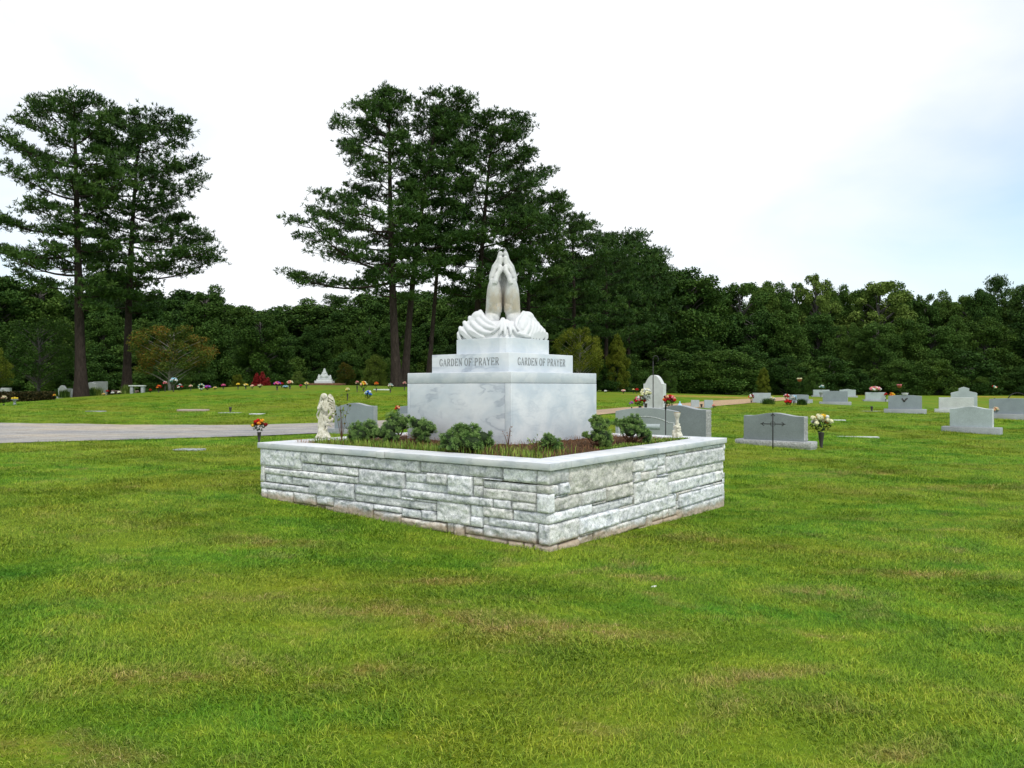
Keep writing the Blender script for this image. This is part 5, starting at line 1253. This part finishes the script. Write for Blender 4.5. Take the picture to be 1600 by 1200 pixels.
# hook, stake, ornaments around the middle headstones
def hook(px, d, toppy, lab, hk=True):
    p = gp(px, d); r = empty('shepherd_hook' if hk else 'garden_stake', p); tag(r, lab, 'garden hook' if hk else 'stake'); H = EYE-(toppy-CY)*d/F-p.z
    mb = MB(); mb.tube([(0, 0, -.2), (0, 0, H-.12)], .011, 8); mb.build('pole', M_blk, r)
    mb = MB(); P = [(0, 0, H-.12)]+[(.06-.06*math.cos(a), 0, H-.08+.08*math.sin(a)) for a in np.linspace(0, math.pi*1.25, 10)] if hk else [(0, 0, H-.12), (0, 0, H-.02), (.015, 0, H)]
    mb.tube(P, .011 if hk else .018, 8); mb.build('hook' if hk else 'stake_tip', M_blk, r); return r
hook(1020.5, 17.6, 556, "tall black shepherd's hook in front of the white gothic headstone")
hook(1040, 15.7, 631, 'thin dark stake before the headstone with the pale name plaque', False)
bouquet(1000, 29.6, 619, 20, ['red', 'white', 'red', 'pink', 'white', 'darkred'], 'red and white flowers left of the white gothic headstone', vase=.5, br=.10)
bouquet(1009, 29.4, 606, 20, ['cream', 'white', 'cream'], 'cream lilies climbing the left side of the white gothic headstone', vase=.45, br=.09)
bouquet(1046, 29.2, 617, 22, ['red', 'peach', 'red', 'darkred', 'pink', 'orange'], 'red and peach flowers right of the white gothic headstone', vase=.5, br=.11)
bouquet(987, 24, 627, 7, ['purple', 'magenta'], 'small purple flower on a stake behind the carved grey headstone', vase=.8, br=.05, leaf=False, nb=5)
rB = hs['B']; H_B = rB[1]
mb = MB(); mb.lathe([(.055, 0), (.05, .012), (.03, .04), (.012, .06), (.012, .09), (.0, .10)], n=12); pB_ = gp(1062, 18.2)
o_ = mb.build('blue_bell_ornament', FM['paleblue'], None, True, (pB_.x, pB_.y-.02, pB_.z+H_B-.006)); tag(o_, 'small light blue bell ornament on top of the rough-edged headstone', 'ornament')
bouquet(621, 28.6, 634, 9, ['red', 'red', 'peach'], 'red flowers just left of the marble base', vase=.5, br=.07)
# right-hand side flowers
bouquet(1174, 43.6, 616, 9, ['red', 'white', 'darkred'], 'red and white flowers left of the plain square headstone', vase=.3, br=.09)
bouquet(1229, 43, 616, 10, ['red', 'white', 'red', 'pink'], 'red and white flowers, tallest of the cluster by the low grass clumps', vase=.55, br=.09)
bouquet(1232, 42.6, 625, 13, ['red', 'red', 'darkred'], 'low bright red flower mound in the cluster', name='flower_mound', cat='flowers', vase=0, br=.12)
bouquet(1240.5, 43, 617.5, 9, ['white', 'white', 'paleblue'], 'white flowers beside the red mound', vase=.35, br=.09)
bouquet(1207, 43, 620, 9, ['cream', 'white', 'yellow'], 'pale flowers beside the left grass clump', vase=.3, br=.07)
def clump(px, d, toppy, wpx, lab, mat=None, name='grass_clump'):
    p = gp(px, d); r_ = wpx*d/F/2; h = EYE-(toppy-CY)*d/F-p.z; k = 420
    P = [(rng.normal()*r_*.5, rng.normal()*r_*.4, 0) for _ in range(k)]; o = link(name, blades_mesh(name, P, h*.5, h*1.1, .012, mat or M_leafd), None, p); tag(o, lab, 'plant')
clump(1200, 42.6, 621, 15, 'dark green grass clump left of the pale flowers'); clump(1253, 42.8, 622, 12, 'dark green grass clump right of the white flowers')
bouquet(1284, 56, 601.5, 8, ['white', 'teal', 'white'], 'white flowers in a vase before a far headstone', vase=.4, br=.10, vmat=M_gre, vw=.2)
pq = gp(1367.5, 50); Hq = EYE-(613-CY)*50/F
bouquet(1367.5, 50, 604.5, 20, ['white', 'pink', 'white', 'peach', 'white', 'pink'], 'pink and white flower saddle on top of a pale headstone', name='flower_saddle', cat='flowers', vase=0, br=.14, base=(pq.x, 50, Hq), leaf=False)
bouquet(1384, 49.6, 614, 6, ['red', 'darkred'], 'narrow red flowers right of the pale headstone with the saddle', vase=.3, br=.08)
bouquet(1394, 52, 613.5, 9, ['orange', 'orange', 'gold'], 'low orange flowers between two right-hand headstones', name='flower_mound', cat='flowers', vase=0, br=.12)
bouquet(1556, 30.6, 636, 9, ['peach', 'tan', 'cream', 'peach'], 'tan and peach flowers stacked against the headstone at the right edge', vase=0, br=.07, nb=14)
bouquet(1554, 40, 601.5, 7, ['white', 'red', 'cream', 'teal'], 'tall slender flower stand with small white and red blooms near the right edge', vase=.5, br=.07, shape='tall', nb=12)
p = gp(1590, 33.5); r_ = empty('arch_ornament', p); tag(r_, 'black arched wire ornament with white flowers behind the headstone at the right edge', 'ornament'); m_ = 33.5/F
mb = MB(); mb.tube([(math.cos(a)*17*m_, 0, .62+math.sin(a)*16*m_) for a in np.linspace(0, math.pi, 16)], .02, 6); mb.tube([(-17*m_, 0, -.05), (-17*m_, 0, .62)], .02, 6); mb.tube([(17*m_, 0, -.05), (17*m_, 0, .62)], .02, 6); mb.build('arch_frame', M_blk, r_)
link('blooms', bloom_mesh('blooms', [((i-5)*.07, -.04, .60+.08*math.sin(i*1.9)) for i in range(11)], .065, FM['white']), r_)
for px, d, tp, lab in ((1244, 60, 0, ''), ):
    pass
def hanging(px, toppy, d, cols, lab):
    p = gp(px, d); r = empty('hanging_basket', p); tag(r, lab, 'hanging basket'); z = EYE-(toppy-CY)*d/F-p.z
    mb = MB(); mb.tube([(0, .05, -.1), (0, .05, z+.25), (0, 0, z+.3), (0, -.03, z+.25)], .012, 6); mb.build('pole', M_blk, r)
    mb = MB(); mb.lathe([(.02, -.22), (.12, -.18), (.17, -.06), (.17, -.04), (.0, -.04)], (0, -.03, z), 12); mb.build('basket', plain('clay_basket', (.28, .09, .04, 1)), r)
    link('blooms', bloom_mesh('blooms', [(.13*math.cos(a), -.03+.13*math.sin(a), z+.02) for a in np.linspace(0, 6.28, 8)], .09, FM[cols[0]]), r)
hanging(1249, 592, 55, ['cream'], 'hanging basket with pale flowers left of the far headstones'); hanging(1405, 602, 58, ['pink'], 'small pink hanging basket above the orange flowers')
def small_vase(px, d, h, lab, w=.06):
    p = gp(px, d); r = empty('grave_vase', p); tag(r, lab, 'vase'); mb = MB(); mb.lathe([(w*.7, 0), (w*.6, h*.2), (w, h*.8), (w*1.1, h), (w*.7, h), (w*.6, h*.8)], n=10); mb.build('cup', M_brz, r, True)
    mb = MB(); mb.box(-.45, .45, -.2, .2, -.1, .012); mb.build('marker_plate', M_gre, r, bevel=.01)
small_vase(1362, 37, .24, 'empty dark vase on a flat marker left of the emblem headstone'); small_vase(360, 32.5, .24, 'empty dark vase on a flat marker on the left hill lawn')
small_vase(1096, 37.6, .2, 'dark vase between the two blocks of the small double headstone')
def flat_marker(px, py, wpx, dep, lab, mat=None, h=.02, rz=-.15):
    p = hit(px, py); w = wpx*p.y/F; mb = MB(); mb.box(-w/2, w/2, -dep/2, dep/2, -.12, h); o = mb.build('flat_marker', mat or M_gre, None, bevel=.008); o.location = p; o.rotation_euler = (0, 0, rz); tag(o, lab, 'grave marker')
flat_marker(296, 704, 42, .38, 'flat grey grave marker in the lawn left of the planter', h=.035); flat_marker(302, 642, 44, .5, 'pinkish low grave slab with white ends on the left hill', plain('pink_granite', (.42, .33, .30, 1)), .07, 0)
flat_marker(402, 647.5, 20, .4, 'small flat marker above the red and orange vase', M_grwe, .03); flat_marker(150, 643.5, 26, .4, 'dim flat marker on the hill below the thick pine', M_gre, .03)
flat_marker(1338, 683, 64, .22, 'long pale marker strip in the lawn right of the cream and gold flowers', M_grwe, .02, -.25); flat_marker(1310, 657, 20, .25, 'thin pale marker behind the cream and gold flowers', M_grwe, .03)
flat_marker(596, 609.5, 24, .3, 'flat marker below the orange flowers on the hill', M_grwe, .05, 0)
# small white scrap in the front lawn
p = hit(1021, 919); mb = MB(); mb.ell((0, 0, .012), (.022, .012, .008), None, 8, 5); mb.ell((.016, .004, .016), (.012, .008, .006), None, 8, 5); o_ = mb.build('paper_scrap', FM['white'], None, True, p); tag(o_, 'tiny white scrap lying in the front lawn', 'litter')

# ---------------------------------------------------------------- hill on the left
HL = [(248, 45, 601, 12, ['darkred', 'red', 'orange'], 'dark red flowers left of the orange maple trunk', .3), (258, 45.5, 595, 9, ['red', 'white', 'pink'], 'tall red and white flowers against the orange maple trunk', .5),
      (281, 45.2, 599, 13, ['red', 'teal', 'white'], 'red and green wreath arch with white blooms on the hill', 0), (298, 45.5, 601, 8, ['pink', 'cream'], 'small pink flowers alone on the hill crest', .5),
      (324, 45.5, 602, 14, ['purple', 'purple', 'magenta'], 'low purple flowers beside the ring wreath', .2), (336, 45.5, 604, 8, ['yellow', 'tan'], 'low yellowish flowers right of the purple ones', .2),
      (349, 45.5, 599.5, 9, ['magenta', 'pink', 'magenta'], 'magenta flowers left of the first yellow vase on the hill', .35), (372, 45, 598, 8, ['yellow', 'gold'], 'yellow flowers on a stem, first of the yellow ones on the hill', .5),
      (384, 45, 599, 10, ['yellow', 'gold', 'cream'], 'yellow and cream flowers, second of the yellow ones on the hill', .4), (394, 45.4, 601, 9, ['pink', 'peach', 'cream'], 'pink flowers left of the red bush', .3),
      (406, 45.8, 600, 10, ['tan', 'brown', 'cream'], 'tan dried flowers in front of the red bush', .3), (433, 44, 596, 15, ['magenta', 'purple', 'magenta', 'pink'], 'large magenta bouquet right of the red bush', .45),
      (440, 45.5, 597, 9, ['red', 'darkred'], 'red flowers peeping from behind the large magenta bouquet', .4), (446, 45.2, 602, 11, ['teal', 'paleblue'], 'low teal flowers between the magenta and peach bouquets', .1),
      (453, 44.8, 594, 13, ['peach', 'cream', 'peach', 'pink'], 'peach bouquet left of the bright green shrub', .4), (470, 45.5, 600.5, 7, ['magenta', 'red'], 'small magenta flowers under the bright green shrub', .3),
      (479, 45, 596, 9, ['yellow', 'tan', 'cream'], 'yellow and tan flowers left of the far white statue', .35), (543, 38, 605, 9, ['cream', 'cream', 'yellow'], 'cream flowers in a tall dark vase above the left grey headstone', .55),
      (558, 43, 594.5, 9, ['brown', 'pink', 'tan'], 'brownish flowers in a tall dark vase on the hill', .55), (568, 43.5, 595, 15, ['peach', 'cream', 'orange', 'yellow'], 'wide peach and cream bouquet beside the brownish one', .3),
      (588, 43.5, 596, 9, ['orange', 'red', 'orange'], 'orange flowers left of the double pine trunk', .4), (610, 43, 598, 11, ['white', 'teal', 'tan'], 'grey-white flowers before the double pine trunk', .35),
      (632, 45, 595.5, 8, ['pink', 'tan'], 'pinkish flowers between the double trunk and the marble base', .5), (168, 46, 609, 7, ['red', 'darkred'], 'red flowers just right of the thick pine trunk', .5),
      (85, 42, 615, 6, ['red', 'yellow'], 'small red and yellow flowers at the end of the hedge', .2), (176, 46, 611.5, 7, ['white', 'white'], 'white flowers, left one of the pair by the stone bench', .1), (186, 46, 610.5, 8, ['white', 'cream'], 'white flowers, right one of the pair by the stone bench', .1),
      (235, 45.5, 607, 6, ['darkred', 'red'], 'small dark red flowers right of the stone bench', .2), (162, 46, 614, 8, ['yellow', 'tan'], 'low yellow flowers before the white grave markers', .1),
      (6, 38, 617, 12, ['tan', 'cream', 'brown'], 'tan flowers at the left edge below the hedge', .2), (1115, 37.4, 631, 7, ['pink', 'peach'], 'pink flowers right of the small double headstone', .2),
      (946, 54, 609, 6, ['white'], 'tiny white flowers on the lawn right of the marble base', .1), (974, 53, 608, 9, ['white', 'peach', 'pink'], 'white and pink flowers on the lawn right of the marble base', .2), (989.5, 54, 606.5, 5, ['cream', 'yellow'], 'small cream flowers left of the distant red ones', .3),
      (995, 54, 606, 7, ['red', 'red'], 'distant red flowers left of the gothic headstone', .3), (1412, 36, 612.5, 0, [], '', 0)]
for px, d, tp, w_, cols, lab, vs in HL:
    if w_: bouquet(px, d, tp+.5, w_*.86, cols, lab, vase=vs, name='flower_vase' if vs >= .3 else 'flower_mound', cat='flowers')
bouquet(271, 45, 590, 14, ['white', 'paleblue', 'teal'], 'white and pale blue standing spray right of the orange maple trunk', name='standing_spray', cat='flowers', vase=.5)
bouquet(314.5, 45, 600, 10, ['teal', 'cream'], 'ring-shaped wreath standing on the hill', name='ring_wreath', cat='wreath', vase=.15, shape='ring', br=.08)
bouquet(575.5, 36.5, 610, 13, ['blue', 'white', 'blue', 'paleblue'], 'blue and white flower mound alone on the hill lawn', name='flower_mound', cat='flowers', vase=0, br=.1)
p = gp(408, 50); o_ = empty('red_bush', p); tag(o_, 'wide low bush with deep red leaves among the hill flowers', 'bush')
k = 2600; D = rng.normal(size=(k, 3)); D[:, 2] = np.abs(D[:, 2]); D /= np.linalg.norm(D, axis=1)[:, None]; m_ = 50/F
link('foliage', leaf_cloud('foliage', D*np.array([14*m_, .5, 17*m_])*rng.uniform(.55, 1.05, (k, 1))*(1+.35*np.sin(D[:, :1]*9)*np.array([0, 0, 1])), D, .10, plain('dull_red_leaf', (.20, .012, .012, 1), .7, .2, .4, 12), rng.uniform(0, 1, k)), o_)
mb = MB()
for i in range(6): a = i*1.05; mb.tube([(0, 0, 0), (math.cos(a)*.3, math.sin(a)*.2, .4)], [.02, .008], 5)
mb.build('stems', M_twig, o_)
clump(199, 47, 600, 16, 'green leafy plant above the stone-edged bed on the hill', M_leafl, 'leafy_plant')
# far white statue on its platform
p = gp(507, 50); p.z -= .02; m_ = 50/F; r_ = empty('memorial_statue', p); tag(r_, 'far white marble statue group on a low brown platform at the hill crest', 'statue'); sb = MB()
sb.box(-.58, .58, -.35, .35, .12, .30); sb.box(-.46, .46, -.3, .3, .28, .42)
for x, y, z, a, b, c in [(0, 0, .55, .30, .22, .22), (0, 0, .72, .20, .17, .2), (0, 0, .88, .12, .11, .16), (0, 0, 1.02, .075, .08, .10), (-.36, 0, .5, .10, .1, .16), (-.36, 0, .66, .06, .06, .07), (.36, 0, .48, .11, .1, .15), (.38, 0, .62, .06, .06, .07), (-.15, -.1, .62, .12, .12, .1), (.15, -.12, .60, .12, .12, .12), (.1, -.1, .8, .08, .08, .1)]: sb.ell((x, y, z), (a, b, c))
link('statue', sculpt(sb, 'statue', M_wm, .02, 1), r_); mb = MB(); mb.box(-1.1, 1.25, -.7, .7, -.3, .14); mb.build('platform', plain('brown_brick', (.16, .085, .05, 1), .9, .1, .4, 14), r_, bevel=.02)
# stone bench and edged bed
p = gp(216, 46.5); r_ = empty('stone_bench', p, .1); tag(r_, 'pale stone bench at the hill crest left of the orange maple', 'bench'); m_ = 46.5/F
mb = MB(); mb.box(-.5, .4, -.2, .2, .40, .47); mb.build('seat', M_grwe, r_, bevel=.01)
for s_ in (-.35, .28): mb = MB(); mb.box(s_-.08, s_+.08, -.15, .15, -.1, .395); mb.build('leg', M_gre, r_, bevel=.01)
p = gp(197, 47.5); mb = MB()
for i in range(26): a = rng.uniform(-.75, .75); mb.ell((a, rng.uniform(-.25, .25), rng.uniform(0, .18)), (rng.uniform(.08, .15), .09, rng.uniform(.05, .09)), None, 8, 5)
o_ = mb.build('rock_edging', plain('brown_rock', (.16, .12, .10, 1), .95, .1, .5, 8), None, True, p); tag(o_, 'heap of brownish rocks edging a bed behind the stone bench', 'rocks')
# hedge at the left
p0, p1 = gp(-90, 41), gp(86, 43.5); r_ = empty('hedge', (p0+p1)/2, math.atan2(p1.y-p0.y, p1.x-p0.x)); tag(r_, 'clipped brownish hedge running off the left edge', 'hedge'); L_ = (p1-p0).length; hh = .62
k = 9000; P = np.column_stack([rng.uniform(-L_/2, L_/2, k), rng.uniform(-.35, .35, k), rng.uniform(0, hh, k)]); D = np.column_stack([rng.normal(0, .2, k), -np.ones(k), rng.uniform(0, 1, k)]); D /= np.linalg.norm(D, axis=1)[:, None]
link('foliage', leaf_cloud('foliage', P, D, .11, leaf_mat('hedge_leaves', ((.012, .018, .006), (.035, .035, .012), (.07, .055, .02)), sc=2), rng.uniform(0, 1, k)), r_)
mb = MB()
for i in range(14): x = -L_/2+L_*(i+.5)/14; mb.tube([(x, 0, -.2), (x+.05, 0, hh*.8)], [.03, .01], 5)
mb.build('stems', M_twig, r_)
p = gp(23, 39); r_ = empty('planter_table', p); tag(r_, 'small round-topped yellow flower planter before the hedge', 'planter'); mb = MB(); mb.lathe([(.10, -.05), (.06, .05), (.05, .2), (.18, .27), (.17, .28)], n=12); mb.build('pot', M_gre, r_, True)
link('blooms', bloom_mesh('blooms', [(.12*math.cos(a), .12*math.sin(a), .32) for a in np.linspace(0, 5.3, 6)]+[(0, 0, .34)], .09, FM['yellow']), r_)
# pale markers glimpsed between the trunks
for px, d, w_, tp, lab, pr in [(98, 50, .5, 602, 'narrow white upright marker left of the thick pine trunk', prof_gothic()), (107, 51, .75, 607, 'low white marker just left of the thick pine trunk', prof_oval()), (143, 52, .8, 597, 'tall pale marker just right of the thick pine trunk', prof_serp()),
                               (157, 53, .95, 596, 'broad pale marker between the two left pines', prof_flat()), (-4, 48, .8, 607, 'white marker at the left edge behind the hedge', prof_oval()), (10, 49, .6, 606, 'second white marker behind the hedge near the left edge', prof_flat())]:
    headstone(px, d, w_, tp, lab, pr, 5, .2, (M_wm, M_wm), (1.15, .1), M_wm)
clump(139, 48.5, 604, 16, 'green foliage hugging the right side of the thick pine trunk', M_leafd, 'leafy_plant')
clump(101, 48, 607, 14, 'green foliage before the white markers left of the thick pine trunk', M_leafd, 'leafy_plant')
clump(150, 49, 603, 22, 'loose green foliage in front of the pale markers between the left pines', M_leafl, 'leafy_plant')
